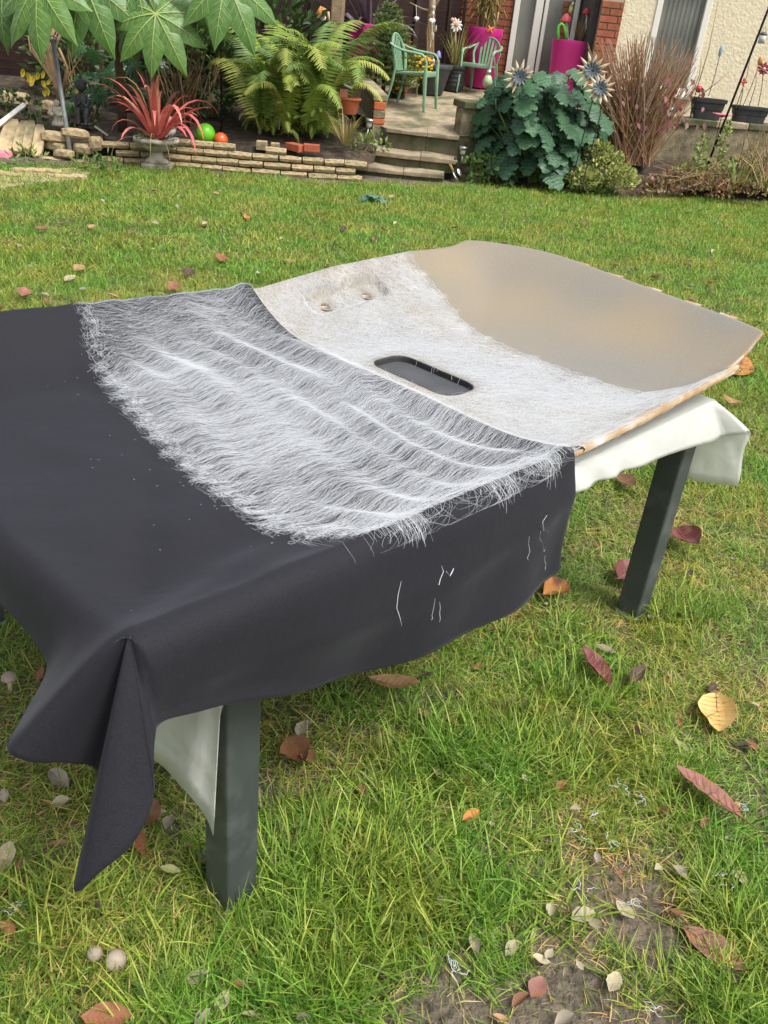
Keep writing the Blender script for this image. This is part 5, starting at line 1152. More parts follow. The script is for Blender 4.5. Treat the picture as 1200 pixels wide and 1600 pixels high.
def aim(nrm, down):
    """rotation: local +z -> nrm, local -y -> down"""
    z = np.array(nrm, float); z /= np.linalg.norm(z); y = -np.array(down, float); y -= z*(y@z); y /= np.linalg.norm(y); x = np.cross(y, z); return Matrix([[x[i], y[i], z[i]] for i in range(3)])
# --- rice-paper plant
tb_ = onbed(192, 205); rp = thing('ricepaper_plant', 'rice-paper plant with huge lobed leaves hanging from the top left', 'plant', tb_)
MB().tube([tb_, ony(190, 150, tb_[1]), ony(185, 90, tb_[1]), ony(181, 25, tb_[1]), ony(183, -60, tb_[1])], [.045, .042, .04, .036, .03], 10).build('trunk', M_BARK, rp, True)
big = [palm_mesh('leaf', M_BIG, 8, 1., 2.2, .40, .34, .3, seed=s_) for s_ in (1, 2)]
crown = ony(183, -70, tb_[1])
for u, v, y, r_, nrm, dn, k in ((244, 22, tb_[1]-.45, .56, (.10, -.86, .5), (.25, -.2, -1), 0), (62, -22, tb_[1]-.6, .62, (-.2, -.8, .6), (-.25, -.3, -1), 1), (132, -30, tb_[1]-.45, .66, (.05, -.85, .5), (.12, -.2, -1), 0), (215, -22, tb_[1]-.3, .42, (0, -.7, .7), (0, -.4, -1), 1), (352, -30, tb_[1]-.35, .62, (.2, -.8, .55), (.18, -.2, -1), 1), (8, -18, tb_[1]-.3, .55, (-.3, -.8, .5), (-.3, -.2, -1), 0), (205, 35, tb_[1]-.05, .36, (-.3, -.75, .5), (-.1, -.3, -1), 1), (300, -40, tb_[1]+.1, .6, (.1, -.6, .8), (.1, -.6, -1), 0)):
    p = ony(u, v, y); rot = aim(nrm, dn); o = inst('leaf', big[k][0], rp, p, rot, r_); o2 = inst('veins', big[k][1], None, (0, 0, 0)); o2.parent = o
    MB().tube([crown, (crown+p)/2+V(0, -.05, .12), p], [.014, .012, .009], 6).build('petiole', M_STEMG, rp, True)
# --- fatsia
fb = onbed(150, 185); ft = thing('fatsia', 'dark glossy hand-leaved shrub behind the dark statue', 'shrub', fb); fme = palm_mesh('leaf', M_FAT, 8, 1., 2.3, .34, .25, .2, seed=4)
for q in ((150, 0), (166, 10)): MB().tube([fb, ony(158, 130, fb[1]), ony(q[0], q[1], fb[1])], [.013, .011, .007], 7).build('stem', M_BARK, ft, True)
for k in range(34):
    u = U(112, 250); v = U(38, 165)
    if v > 120 and u > 215: continue
    p = ony(u, v, fb[1]+U(-.35, .35)); inst('leaf', fme[0], ft, p, aim((U(-.5, .5), -.8, U(.3, .9)), (U(-.5, .5), -.3, -1)), U(.10, .2))
# --- tan multi-stem bush with yellow leaves
sb_ = onbed(95, 165); tsb = thing('bare_shrub', 'tan bare-stemmed shrub with yellow leaves at the left', 'shrub', sb_)
for k in range(16): u = U(38, 105); MB().tube([sb_+V(U(-.05, .05), U(-.05, .05), 0), ony(92+U(-8, 4), 130, sb_[1]), ony(65+(u-70)*.6, 78, sb_[1]), ony(u, U(28, 50), sb_[1])], [.017, .014, .011, .005], 6).build('stem', M_TAN, tsb, True)
MB().tube([sb_, ony(105, 105, sb_[1]-.1), ony(92, 75, sb_[1]-.1)], [.022, .018, .014], 6).build('stem', M_TAN, tsb, True)
yl = MB(); n_ = 8; yl.add([(0, 0, 0)]+[(.5*math.sin(2*math.pi*k/n_)*(.55), -.5+.5*math.cos(2*math.pi*k/n_), .05*math.cos(4*math.pi*k/n_)) for k in range(n_)], [(0, 1+k, 1+(k+1) % n_) for k in range(n_)]); M_YL = leafm('yellow_leaf', (.60, .42, .03), (.50, .42, .05), trans=.3); yl = yl.mesh('leaf', M_YL, smooth=True)
for u, v in ((10, 43), (36, 112), (42, 118), (48, 125), (55, 122), (60, 118), (66, 130), (72, 140), (78, 128), (68, 115), (58, 160), (72, 180), (62, 186), (75, 190), (115, 140), (117, 175), (68, 145), (52, 128)): inst('leaf', yl, tsb, ony(u, v-5, sb_[1]-.4+U(-.1, .1)), aim((U(-.5, .5), -.9, U(0, .5)), (U(-.7, .7), 0, -1)), U(.06, .10))
# --- strappy plants
def strap(name, label, cat, base, n_, Ls, wid, mats_, spread, droop, seed, tilt=(0, 0), up=.9, leafname='blade', fold=.2):
    r = random.Random(seed); t = thing(name, label, cat, base); base = np.array(base, float)
    for k in range(n_):
        a = r.uniform(0, 6.283); el = r.uniform(*spread); L = r.uniform(*Ls); dr = r.uniform(*droop); p = base+V(math.cos(a), math.sin(a), 0)*r.uniform(0, .05); pts_ = [p]; d = V(math.cos(a)*math.sin(el)+tilt[0], math.sin(a)*math.sin(el)+tilt[1], math.cos(el)); d /= np.linalg.norm(d)
        for i in range(9):
            p = p+d*L/9; d = d+V(0, 0, -dr*(i/9)**1.3*.45); d /= np.linalg.norm(d); pts_.append(p)
        w = wid*r.uniform(.7, 1.15); MB().ribbon(pts_, [w*.6, w*.85, w, w, w, w*.95, w*.85, w*.65, w*.4, .002], fold=fold).build(leafname, r.choice(mats_), t, True)
    return t
M_PH = [leafm('phormium_red', (.58, .13, .11), (.48, .09, .085), trans=.15), leafm('phormium_pink', (.70, .27, .22), (.55, .14, .12), trans=.15), leafm('phormium_dark', (.17, .05, .035), (.12, .05, .03), trans=.1), leafm('phormium_tan', (.5, .29, .17), (.42, .18, .11), trans=.15)]
ubt = V(ub[0], ub[1], UH-.02); strap('spiky_plant', 'red and pink sword-leaved plant spilling from the stone urn', 'plant', ubt, 46, (.42, .88), .052, [M_PH[0], M_PH[0], M_PH[1], M_PH[1], M_PH[0], M_PH[2], M_PH[3]], (.04, 1.05), (.6, 2.6), 3)
strap('trailing_grass', 'thin straw strands trailing down over the urn', 'plant', ubt, 12, (.5, .7), .008, [leafm('straw', (.45, .34, .18), (.38, .28, .15))], (1.0, 1.4), (2.6, 3.6), 5)
M_CO = [leafm('purple_blade', (.085, .05, .065), (.13, .085, .10), trans=.1), leafm('silver_purple_blade', (.24, .19, .21), (.17, .12, .15), trans=.1)]
cb_ = ony(575, 62, 12.55); strap('cordyline', 'purple sword-leaved plant behind the small conifer', 'plant', cb_, 44, (.6, 1.0), .06, M_CO, (.15, 1.25), (.3, 1.3), 8)
M_ST = [leafm('straw_stem', (.42, .31, .13), (.34, .26, .12)), leafm('green_straw', (.25, .27, .07), (.35, .3, .1))]
strap('grass_clump', 'straw-coloured grass clump left of the solar light', 'plant', ony(540, 226, 9.6), 60, (.2, .4), .012, M_ST, (.1, .9), (.1, .9), 11)
strap('reed_grass', 'reedy green and tan grass in the ribbed black pot', 'plant', V(b2[0], b2[1], hz(706, 102, b2)-.03), 70, (.25, .55), .012, M_ST+[leafm('reed_green', (.16, .2, .05), (.2, .22, .07))], (.05, .6), (.1, 1.), 12)
strap('dry_grass', 'dry brown grass tuft in the large magenta pot', 'plant', V(b4[0]+.05, b4[1]-.05, hz(895, 63, b4)-.03), 90, (.18, .34), .007, [leafm('dry_brown', (.34, .23, .13), (.26, .17, .1)), M_ST[0]], (.05, .55), (.1, .6), 13)
M_BAM = [leafm('bamboo_leaf', (.26, .28, .06), (.34, .33, .08)), leafm('bamboo_yellow', (.4, .34, .1), (.3, .29, .08))]
bz = V(b3[0], b3[1], b3[2]+h3-.04); bmb = thing('bamboo', 'yellow-green bamboo standing in the tall magenta pot', 'plant', bz)
for k in range(22):
    p0 = bz+V(U(-.14, .14), U(-.12, .12), 0); p1 = p0+V(U(-.12, .12), U(-.08, .08), U(.5, 1.0)); MB().tube([p0, (p0+p1)/2, p1], [.008, .007, .004], 5).build('cane', M_TAN if k % 2 else M_ST[1].copy() if False else M_TAN, bmb)
    lb_ = MB()
    for q in range(16):
        t = U(.25, 1); c = p0+(p1-p0)*t; a = U(0, 6.28); d = V(math.cos(a), math.sin(a), U(-.3, .4)); L = U(.1, .2); lb_.ribbon([c, c+d*L*.5, c+d*L+V(0, 0, -L*.5)], [.006, .017, .001])
    lb_.build('foliage', M_BAM[k % 2], bmb)
# --- dead stem clump and dark under-planting
def twigs(name, label, base, n_, r0, ends, rad, m_, part='stem', jit=.05, grow=1.):
    t = thing(name, label, 'shrub', base); base = np.array(base, float)
    for k in range(n_):
        e_ = ends(); p0 = base+V(U(-r0, r0), U(-r0, r0)*.6, 0); mid = p0*.5+e_*.5+V(U(-jit, jit), U(-jit, jit), U(0, jit)); MB().tube([p0, mid, e_], [rad, rad*.8, rad*.35], 4, cap=False).build(part, m_ if not isinstance(m_, list) else random.choice(m_), t)
    return t
db = onbed(285, 195); twigs('dead_stems', 'clump of dry brown stems behind the red spiky plant', db, 60, .14, lambda: ony(U(235, 325), U(70, 130), db[1]+U(-.2, .2)), .008, [M_TAN, M_BARK])
M_DK = leafm('dark_leaf', (.03, .065, .016), (.05, .09, .025)); M_MID = leafm('mid_green_leaf', (.09, .16, .035), (.13, .21, .05)); M_LITE = leafm('light_green_leaf', (.2, .29, .06), (.27, .34, .09))
def leaf_mesh(m_, w=.5, fold=.15, name='leaf'):
    vs = []; prof = [(0, .05), (.2, .7), (.45, 1), (.7, .75), (1, .02)]
    for t, q in prof: vs += [(-w/2*q, -t, fold*q*w), (0, -t, 0), (w/2*q, -t, fold*q*w)]
    fs = [(i*3+j, i*3+j+1, i*3+j+4, i*3+j+3) for i in range(4) for j in range(2)]; return MB().add(vs, fs).mesh(name, m_, smooth=True)
def leaf_cloud(mb, c, rad, n_, L, w, shell=.5, zup=.3):
    """many small leaves spread through an ellipsoid, joined into one crown"""
    c = np.array(c, float)
    for _ in range(n_):
        d = V(random.gauss(0, 1), random.gauss(0, 1), random.gauss(0, 1)); d /= np.linalg.norm(d); q = U(shell, 1)**.6; p = c+d*q*np.array(rad)*U(.85, 1.08)
        f = d+V(U(-.7, .7), U(-.7, .7)-.3, U(-.4, .7)+zup); f /= np.linalg.norm(f); s_ = np.cross(f, V(U(-1, 1), U(-1, 1), U(-1, 1))); s_ /= np.linalg.norm(s_)+1e-6; l_ = L*U(.6, 1.2); up = np.cross(s_, f)
        mb.add([p, p+f*l_*.5+s_*w*l_+up*l_*.08, p+f*l_, p+f*l_*.5-s_*w*l_+up*l_*.08], [(0, 1, 2, 3)], random.randrange(3))
def shrub(name, label, base, blobs, n_, L, w, mats_, stems=6, group=None, shell=.4, cat='shrub'):
    t = thing(name, label, cat, base, group); base = np.array(base, float)
    for k in range(stems): b = blobs[k % len(blobs)]; MB().tube([base+V(U(-.04, .04), U(-.03, .03), 0), (base+np.array(b[0]))/2+V(U(-.06, .06), 0, 0), np.array(b[0])+V(U(-.5, .5)*b[1][0], 0, .3*b[1][2])], [.01, .008, .004], 5).build('stem', M_TAN, t)
    mb = MB()
    for c, rad in blobs: leaf_cloud(mb, c, rad, n_, L, w, shell)
    mb.build('crown', mats_, t); return t
G3 = [M_DK, M_MID, M_DK]
for u, v, y, rx, rz_, lb in ((110, 95, 10.9, .5, .55, 'dark green bush filling the corner behind the metal pole'), (300, 30, 10.6, .45, .45, 'leafy bush behind the hook pole'), (235, 120, 10.6, .5, .4, 'dark leafy bush behind the dry stems'), (410, 60, 10.9, .8, .55, 'dark bush behind the fern'), (325, 110, 10.5, .4, .5, 'dark green bush left of the fern')):
    c = ony(u, v, y); shrub('evergreen_bush', lb, (c[0], c[1], bedz(0, y)), [(c, (rx, .35, rz_))], 620, .11, .28, [M_DK, M_MID, M_DK] if v > 40 else [M_MID, M_LITE, M_DK], group='background bushes')
# low ground cover in the left bed
def cover(name, label, pts_, L, w, mats_, n_=26, r_=.1):
    t = thing(name, label, 'plant', pts_[0]); mb = MB(); st_ = MB()
    for p in pts_: leaf_cloud(mb, np.array(p)+V(0, 0, r_*.5), (r_*1.3, r_, r_*.8), n_, L, w, .2); st_.tube([p, np.array(p)+V(U(-.02, .02), 0, r_)], .004, 4)
    mb.build('foliage', mats_, t); st_.build('stem', M_TAN, t); return t
cover('ivy', 'dark ivy trailing over the rubble stones at the left', [ony(u, v, 9.5) for u, v in ((10, 180), (45, 175), (60, 205), (30, 195), (120, 195), (140, 200), (20, 165))], .06, .4, [M_DK, M_MID, M_DK], 30, .12)
cover('lawn_weed', 'weedy green growth at the foot of the metal pole', [onz(u, v, .02) for u, v in ((40, 250), (60, 258), (140, 266), (155, 270), (165, 262), (130, 268), (175, 274), (30, 262))], .07, .16, [M_MID, M_LITE, M_MID], 34, .1)
cover('ivy', 'small green leaves between red brick and step', [ony(u, v, 9.8) for u, v in ((585, 222), (560, 232), (550, 238), (595, 232), (575, 228))], .06, .35, [M_LITE, M_MID, M_LITE], 20, .08)
cover('bramble', 'low leafy plant at the foot of the right wall beside the tools', [ony(u, v, 10.05) for u, v in ((735, 262), (750, 272), (765, 258), (742, 280), (775, 276), (790, 285), (755, 292))], .075, .42, [M_MID, M_LITE, M_MID], 20, .1)
cover('urn_ivy', 'small-leaved creeper filling the top of the urn', [ubt+V(x, -.08, .0) for x in (-.12, -.04, .05, .13)], .035, .4, [M_MID, M_DK, M_MID], 24, .06)
# --- fern
fbs = onbed(455, 222); fbs = V(fbs[0]+.02, 9.95, bedz(0, 9.95))
def frond_mesh(m_, droop, seed):
    r = random.Random(seed); mb = MB(); N = 42; p = V(0, 0, 0); d = V(.55, 0, .83); pts_ = []
    for i in range(N+1):
        pts_.append(p); p = p+d/N; d = d+V(.012, 0, -droop*(i/N)**1.4*.12); d /= np.linalg.norm(d)
    mb.ribbon(pts_, [.012*(1-.8*i/N) for i in range(N+1)], side=(0, 1, 0))
    for i in range(4, N):
        t = i/N; l_ = .135*math.sin(math.pi*(t*.93+.03)**.75)**.8+.012; tg = pts_[i+1]-pts_[i]; tg /= np.linalg.norm(tg); up = np.cross(tg, V(0, 1, 0))
        for sg in (-1, 1):
            a = pts_[i]; out = V(0, sg, 0)*.92+tg*.38-V(0, 0, .18+.25*r.random()); out /= np.linalg.norm(out); l2 = l_*r.uniform(.85, 1.1); n_ = 5
            vs = []; w = .02
            for q in range(n_+1):
                f = q/n_; c = a+out*l2*f-V(0, 0, .12*l2*f*f); ww = w*(1-f)**.7*(1.15 if q % 2 else .8)+.001; vs += [c-tg*ww/2, c+tg*ww/2]
            mb.add(vs, [(q*2, q*2+1, q*2+3, q*2+2) for q in range(n_)])
    return mb.mesh('frond', m_, smooth=False)
fr_m = [frond_mesh(m_, d_, s_) for m_, d_, s_ in ((M_FERN, 1.2, 1), (M_FERN, 1.9, 2), (M_FERN2, 1.6, 3), (M_FERN, .9, 4), (M_FERN2, 2.2, 5), (M_MID, 1.2, 6))]
fe = thing('fern', 'large light green fern with arching fronds behind the edging wall', 'fern', fbs)
for k in range(150):
    a = k*2.39996+U(-.2, .2); lay = k/150; sc_ = U(.72, 1.1)*(.6+.85*(1-lay)**1.2)
    if math.sin(a) < -.2 and lay > .45: sc_ *= .6
    off = V(U(-.38, .38), U(-.15, .3), 0)
    inst('frond', random.choice(fr_m), fe, fbs+off+V(0, 0, .02+.12*(1-lay)), Euler((U(-.3, .3), -.68+.80*lay+U(-.12, .12), a)), sc_)
# --- small conifer
cfb = ony(598, 150, 11.9); cfb[2] = patz(0, 11.9); zt_ = hz(603, 2, cfb); cf = thing('conifer', 'small bushy green conifer behind the side-on chair', 'tree', cfb)
MB().tube([cfb, V(cfb[0], cfb[1], zt_)], [.03, .006], 7).build('trunk', M_BARK, cf, True)
M_CF = [leafm('conifer_green', (.075, .14, .03), (.11, .18, .04)), leafm('conifer_tip', (.19, .26, .07), (.16, .22, .05))]
Hc = zt_-cfb[2]
for lv in range(15):
    f = (lv+.5)/15; z = cfb[2]+.12+f*(Hc-.14); R_ = .50*(1-f)**.75+.05
    for k in range(8 if lv < 11 else 5):
        a = lv*1.1+k*6.283/(8 if lv < 11 else 5)+U(-.2, .2); rr = R_*U(.75, 1.1); d = V(math.cos(a), math.sin(a), .12); mb = MB(); c0 = V(cfb[0], cfb[1], z); e_ = c0+d*rr+V(0, 0, -.05*rr); mb.tube([c0, (c0+e_)/2+V(0, 0, .02), e_], [.007, .005, .002], 4)
        sd = V(-math.sin(a), math.cos(a), 0); tw_ = [(c0, e_)]
        for q in (.35, .5, .65, .8):
            for sg in (-1, 1): b_ = c0+(e_-c0)*q; tw_.append((b_, b_+(d*.6+sd*sg*.8)*rr*.38*(1.1-q)+V(0, 0, .01)))
        for (p0, p1) in tw_:
            L = np.linalg.norm(p1-p0); tdir = (p1-p0)/(L+1e-9)
            for q in range(int(8+L*90)):
                t = U(.15 if L > .2 else 0, 1.03); c = p0+(p1-p0)*t; o_ = V(U(-1, 1), U(-1, 1), U(-.5, 1)); o_ -= tdir*(o_@tdir)*.9; o_ = o_/np.linalg.norm(o_)+tdir*.8; l_ = U(.025, .045); s_ = np.cross(o_, V(U(-1, 1), U(-1, 1), U(-1, 1))); s_ *= .0045/(np.linalg.norm(s_)+1e-9); mb.add([c-s_, c+s_, c+o_*l_], [(0, 1, 2)], 2 if t > .8 else 1)
        mb.build('branch', [M_BARK]+M_CF, cf)
# --- lobed glaucous plant right of the steps
def lobed(m_, seed, nl=6):
    r = random.Random(seed); vs = []; N = nl*4
    for i in range(N+1):
        t = i/N; env = math.sin(math.pi*min(1, t*.94+.06))**.5*(.56-.16*t); lo = .45+.55*abs(math.sin(math.pi*nl*t*.5+.5))**.9; z = -.35*t*t+.02*math.sin(i*1.7)
        for sg in (-1, 1):
            wv_ = env*lo*r.uniform(.9, 1.1); vs += [(sg*wv_, -t-.10*wv_+.12*(lo-.7), z-.10*wv_+.05*math.sin(i*1.3+sg)), (sg*wv_*.5, -t, z+.05*wv_)]
        vs.append((0, -t, z))
    fs = []
    for i in range(N):
        a = i*5; b = a+5
        for x, y in ((0, 1), (1, 4), (4, 3), (3, 2)): fs.append((a+x, a+y, b+y, b+x))
    mb = MB().add(vs, fs); rb = MB().ribbon([(0, -i/N, -.35*(i/N)**2+.012) for i in range(N+1)], [.03*(1-.8*i/N) for i in range(N+1)])
    return mb.mesh('leaf', m_, smooth=True), rb.mesh('midrib', mat('pale_midrib', (.12, .2, .09), rough=.6))
lob = [lobed(M_ACA, 1), lobed(M_ACA, 2), lobed(leafm('deep_glaucous_leaf', (.035, .10, .045), (.05, .125, .06), rough=.4), 3)]
ab = onrb(842, 285); ap = thing('lobed_leaf_plant', 'large blue-green plant with lobed leaves right of the steps', 'plant', ab)
tips = []
for k in range(185):
    if k < 130: a = U(0, 6.28); q = math.sqrt(U(.02, 1)); u = 845+100*q*math.cos(a); v = 172+72*q*math.sin(a)
    else: u = U(755, 930); v = U(170, 270)
    if u < 760 and v < 150: continue
    if v > 235 and u > 900: continue
    dep = ab[1]+.35-U(0, .75)*(1-abs(u-845)/150); tips.append((ony(u, v, dep), u, v))
for k, (p, u, v) in enumerate(tips):
    dn = V((u-845)/90+U(-.7, .7), -.75, -.45+U(-.4, .4)); l_ = lob[k % 3]; rot = aim(V((u-845)/260+U(-.4, .4), -.35, .95+U(-.3, .2)), dn); s_ = U(.17, .29); o = inst('leaf', l_[0], ap, p-np.array(rot)[:, 1]*0, rot, s_); o2 = inst('midrib', l_[1], None, (0, 0, 0)); o2.parent = o
    if k % 3 == 0: MB().tube([ab+V(U(-.12, .12), U(-.05, .1), 0), (ab+p)/2+V((u-845)*.0008, 0, .05), p], [.013, .011, .007], 6).build('stalk', M_STEMG, ap, True)
for k in range(14): MB().ribbon([ab+V(U(-.2, .25), -.05, 0), ab+V(U(-.3, .35), U(-.2, .0), .2), ab+V(U(-.35, .4), U(-.3, -.1), U(.05, .3))], [.012, .012, .003]).build('strap_leaf', M_LITE, ap)
# --- brown twiggy shrub
tw0 = ony(985, 256, 10.72); tws = twigs('twiggy_shrub', 'large fan of bare red-brown stems beside the brick pier', tw0, 400, .2, lambda: (lambda u, q: ony(u, 58+abs(u-1005)*.22+q*q*95+U(-12, 12), tw0[1]+U(-.3, .3)))(U(918, 1092), U(0, 1)), .0085, [M_TWIG, M_TWIG, M_TAN, mat('grey_pink_twig', (.3, .19, .14), (.36, .25, .18), 8, .8, rnd=.2)], jit=.07)
rl_ = leaf_mesh(leafm('red_leaf', (.17, .04, .035), (.22, .07, .06)), .62); pk_ = leaf_mesh(leafm('dusky_leaf', (.16, .07, .065), (.22, .11, .09)), .62)
for k in range(46):
    u, v = (U(1035, 1100), U(112, 195)) if k < 28 else (U(960, 1060), U(150, 205)); inst('leaf', rl_ if k % 2 else pk_, tws, ony(u, v, tw0[1]-.25+U(-.1, .1)), aim((U(-.6, .6), -.8, U(0, .6)), (U(-.6, .6), 0, -1)), U(.045, .085))
# --- variegated euonymus
eb = onrb(940, 298); M_EU = [leafm('variegated_cream', (.74, .72, .28), (.62, .62, .2)), leafm('variegated_green', (.16, .24, .06), (.26, .33, .09)), leafm('variegated_pale', (.58, .58, .26), (.42, .46, .15))]
shrub('variegated_shrub', 'low cream and green variegated shrub at the lawn edge', eb, [(ony(945, 262, 10.12), (.28, .2, .20)), (ony(912, 280, 10.02), (.2, .16, .12)), (ony(968, 278, 10.05), (.2, .15, .12)), (ony(935, 238, 10.15), (.14, .12, .12))], 800, .045, .34, M_EU, 10, shell=.3)
shrub('low_green_plant', 'low dark green foliage under the variegated shrub', onrb(870, 297), [(ony(870, 288, 10.1), (.24, .12, .09)), (ony(925, 297, 10.0), (.2, .08, .04))], 420, .04, .32, [M_MID, M_DK, M_MID], 5)
# --- right bed: seedlings, dry stems, yellow plants
cover('yellow_green_plant', 'yellow-green leafy plants along the foot of the right wall', [onrb(u, v) for u, v in ((1080, 272), (1065, 280), (1115, 270), (1128, 262), (1140, 275), (1160, 268), (1172, 282), (1100, 285), (1185, 275), (1150, 288))], .06, .35, [M_LITE, leafm('yellowing_leaf', (.42, .36, .08), (.34, .33, .09)), M_MID], 34, .12)
for u, v, h_, lb in ((1086, 270, .36, 'upright leafy seedling left of the slanting pole'), (1116, 268, .5, 'taller leafy seedling behind the slanting pole')):
    p = onrb(u, v); t = thing('seedling', lb, 'plant', p); MB().tube([p, p+V(.02, 0, h_)], [.006, .003], 5).build('stem', M_STEMG, t); mb = MB()
    for q in range(7): leaf_cloud(mb, p+V(.02*q/7, 0, h_*(.25+.75*q/6)), (.07*(1.2-q/8), .07, .03), 12, .055, .35, .3)
    mb.build('foliage', [M_LITE, M_MID, M_LITE], t)
drs = onrb(1180, 285); twigs('dry_stalks', 'tall straw-coloured dry stalks at the right edge of the bed', drs, 34, .28, lambda: ony(U(1150, 1210), U(185, 250), drs[1]+U(-.15, .15)), .008, [M_ST[0], M_TAN], 'stalk', .04)
strap('strap_leaf_plant', 'arching green strap leaves at the right of the lawn edge', 'plant', onrb(1150, 292), 24, (.3, .5), .022, [M_MID, M_LITE, M_ST[1]], (.3, 1.1), (.6, 1.6), 22)
strap('strap_leaf_plant', 'short pale strap-leaved plant below the dry stalks', 'plant', onrb(1195, 300), 16, (.2, .35), .02, [M_LITE, M_ST[1]], (.3, 1.1), (.6, 1.6), 24)
twigs('bare_twigs', 'low tangle of bare brown twigs between the ornaments and the wall', onrb(1070, 285), 70, .5, lambda: onrb(U(1000, 1170), U(262, 300))+V(0, U(-.1, .1), U(.02, .22)), .004, [M_TWIG, M_TAN, M_BARK], 'twig', .05)
cover('brown_leaf_litter', 'rusty dead foliage behind the cat figure', [onrb(u, v) for u, v in ((1030, 290), (1045, 285), (1075, 295), (1095, 292), (1020, 298), (1120, 296), (1140, 300), (1165, 302), (1005, 290), (1085, 300), (1110, 303), (1060, 298), (1180, 306), (1195, 300), (1040, 300), (1130, 305), (1150, 296), (1100, 283), (1000, 300))], .05, .4, [leafm('rust_leaf', (.26, .12, .05), (.2, .1, .05)), leafm('olive_dead_leaf', (.2, .19, .06), (.28, .2, .08)), M_TAN], 30, .09)
for k, (u0, v0, u1, v1) in enumerate(((1085, 152, 1122, 2), (1090, 152, 1140, 112), (1080, 150, 1096, 90), (1150, 168, 1176, 70), (1170, 168, 1183, 100))): a = ony(u0, v0, 11.55); b = ony(u1, v1, 11.55); tag(MB().tube([a, (a+b)/2+V(.03, 0, .02), b], [.006, .005, .003], 5).build('bare_shoot', M_TWIG, None, True, org=a), ('tall bare stem rising before the cream wall', 'short bare stem leaning right in the deep planter', 'bare stem at the left of the deep planter', 'thin bare stem in the low planter left of the bud', 'thin bare stem right of the amber bud')[k], 'stem', 'bare stems in the wall planters')
# --- yellow mums
for u, v, y, r_, lb in ((655, 104, 12.2, .16, 'bushy yellow chrysanthemum behind the green armrest'), (622, 137, 12.0, .07, 'small yellow flowers low behind the green chair')):
    c = ony(u, v, y); t = thing('chrysanthemum', lb, 'flower', (c[0], c[1], patz(0, y))); mb = MB()
    leaf_cloud(mb, c-V(0, 0, .05), (r_, r_*.8, r_*.8), 160, .05, .3); mb.m = [i % 2 for i in mb.m]; mb.build('foliage', [M_MID, M_DK], t); MB().tube([V(c[0], c[1], patz(0, y)), c], [.012, .01], 5).build('stem', M_STEMG, t); fl = MB()
    for q in range(int(420*r_)): d = V(random.gauss(0, 1), random.gauss(0, .8)-.4, random.gauss(.4, .8)); d /= np.linalg.norm(d); fl.ball(c+d*V(r_*1.05, r_, r_*.85), .021, 6, sc3=(1, 1, .7))
    fl.build('blossoms', M_YEL, t)
# --- cabbage-like seedling on the lawn
p = onz(583, 316); t = thing('lawn_seedling', 'lone blue-green seedling growing in the far lawn', 'plant', p); me_ = lobed(leafm('blue_green_leaf', (.07, .15, .12), (.11, .2, .15)), 9, 3)[0]
for k in range(6): inst('leaf', me_, t, p+V(0, 0, .05), Euler((-.25+U(-.2, .2), U(-.2, .2), k*1.05)), U(.11, .16))
MB().tube([p, p+V(0, 0, .06)], .006, 5).build('stem', M_STEMG, t)

# ================================================================== FALLEN LEAVES AND SCRAPS ON THE LAWN
def fallen_mesh(L, w, curl, cup, seed, stem=.35, n_=9, teeth=.12):
    r = random.Random(seed); vs = []; fs = []
    for i in range(n_+1):
        t = i/n_; q = max(.015, math.sin(math.pi*min(1., t*.97+.02))**.75*(1-.25*(t-.4)**2)); x = (t-.5)*L; z = curl*L*((t-.5)**2*2+.15*math.sin(t*5+seed)); ww = w/2*q
        for k in range(5):
            f = (k-2)/2; e_ = 1+(teeth*r.uniform(-1, 1) if k in (0, 4) else 0); vs.append((x+.05*L*f*f*.5, ww*f*e_, z+cup*ww*f*f+.018*L*r.uniform(-.4, .4)*abs(f)))
    for i in range(n_):
        for k in range(4): a = i*5+k; fs.append((a, a+1, a+6, a+5))
    mb = MB().add(vs, fs); sb = MB().tube([vs[n_//2*5+2], vs[2], (vs[2][0]-stem*L*.5, vs[2][1]+.06*L, vs[2][2]+.05*L), (vs[2][0]-stem*L, vs[2][1]+.02*L, vs[2][2])], [L*.006, L*.009, L*.008, L*.007], 5)
    for i in range(1, n_-1):
        for k in (0, 4): sb.ribbon([V(*vs[i*5+2])+V(0, 0, .004*L), V(*vs[(i+1)*5+k])*.85+V(*vs[(i+1)*5+2])*.15+V(0, 0, .006*L)], [L*.010, L*.004])
    return mb, sb
def lm_(name, a, b, **k): return mat('fallen_'+name, a, b, k.get('scale', 40), .65, trans=.12, rnd=k.get('rnd', .15), c3=k.get('c3'), s3=k.get('s3', 25))
LC = {'red': lm_('red', (.16, .035, .03), (.11, .028, .028), c3=(.24, .10, .09)), 'tan': lm_('tan', (.42, .26, .13), (.35, .2, .09)), 'brown': lm_('brown', (.25, .12, .06), (.17, .08, .045)), 'pale': lm_('pale', (.44, .39, .25), (.36, .32, .2)), 'yellow': lm_('yellow', (.62, .38, .12), (.68, .46, .18)),
      'orange': lm_('orange', (.50, .23, .05), (.40, .14, .04), c3=(.12, .05, .03)), 'plum': lm_('plum', (.24, .10, .085), (.30, .15, .12), c3=(.34, .14, .07)), 'dark': lm_('dark', (.05, .03, .028), (.09, .05, .045)), 'grey': lm_('grey', (.33, .29, .22), (.26, .22, .17)), 'olive': lm_('olive', (.36, .38, .16), (.28, .3, .12)), 'rust': lm_('rust', (.30, .13, .06), (.23, .09, .045))}
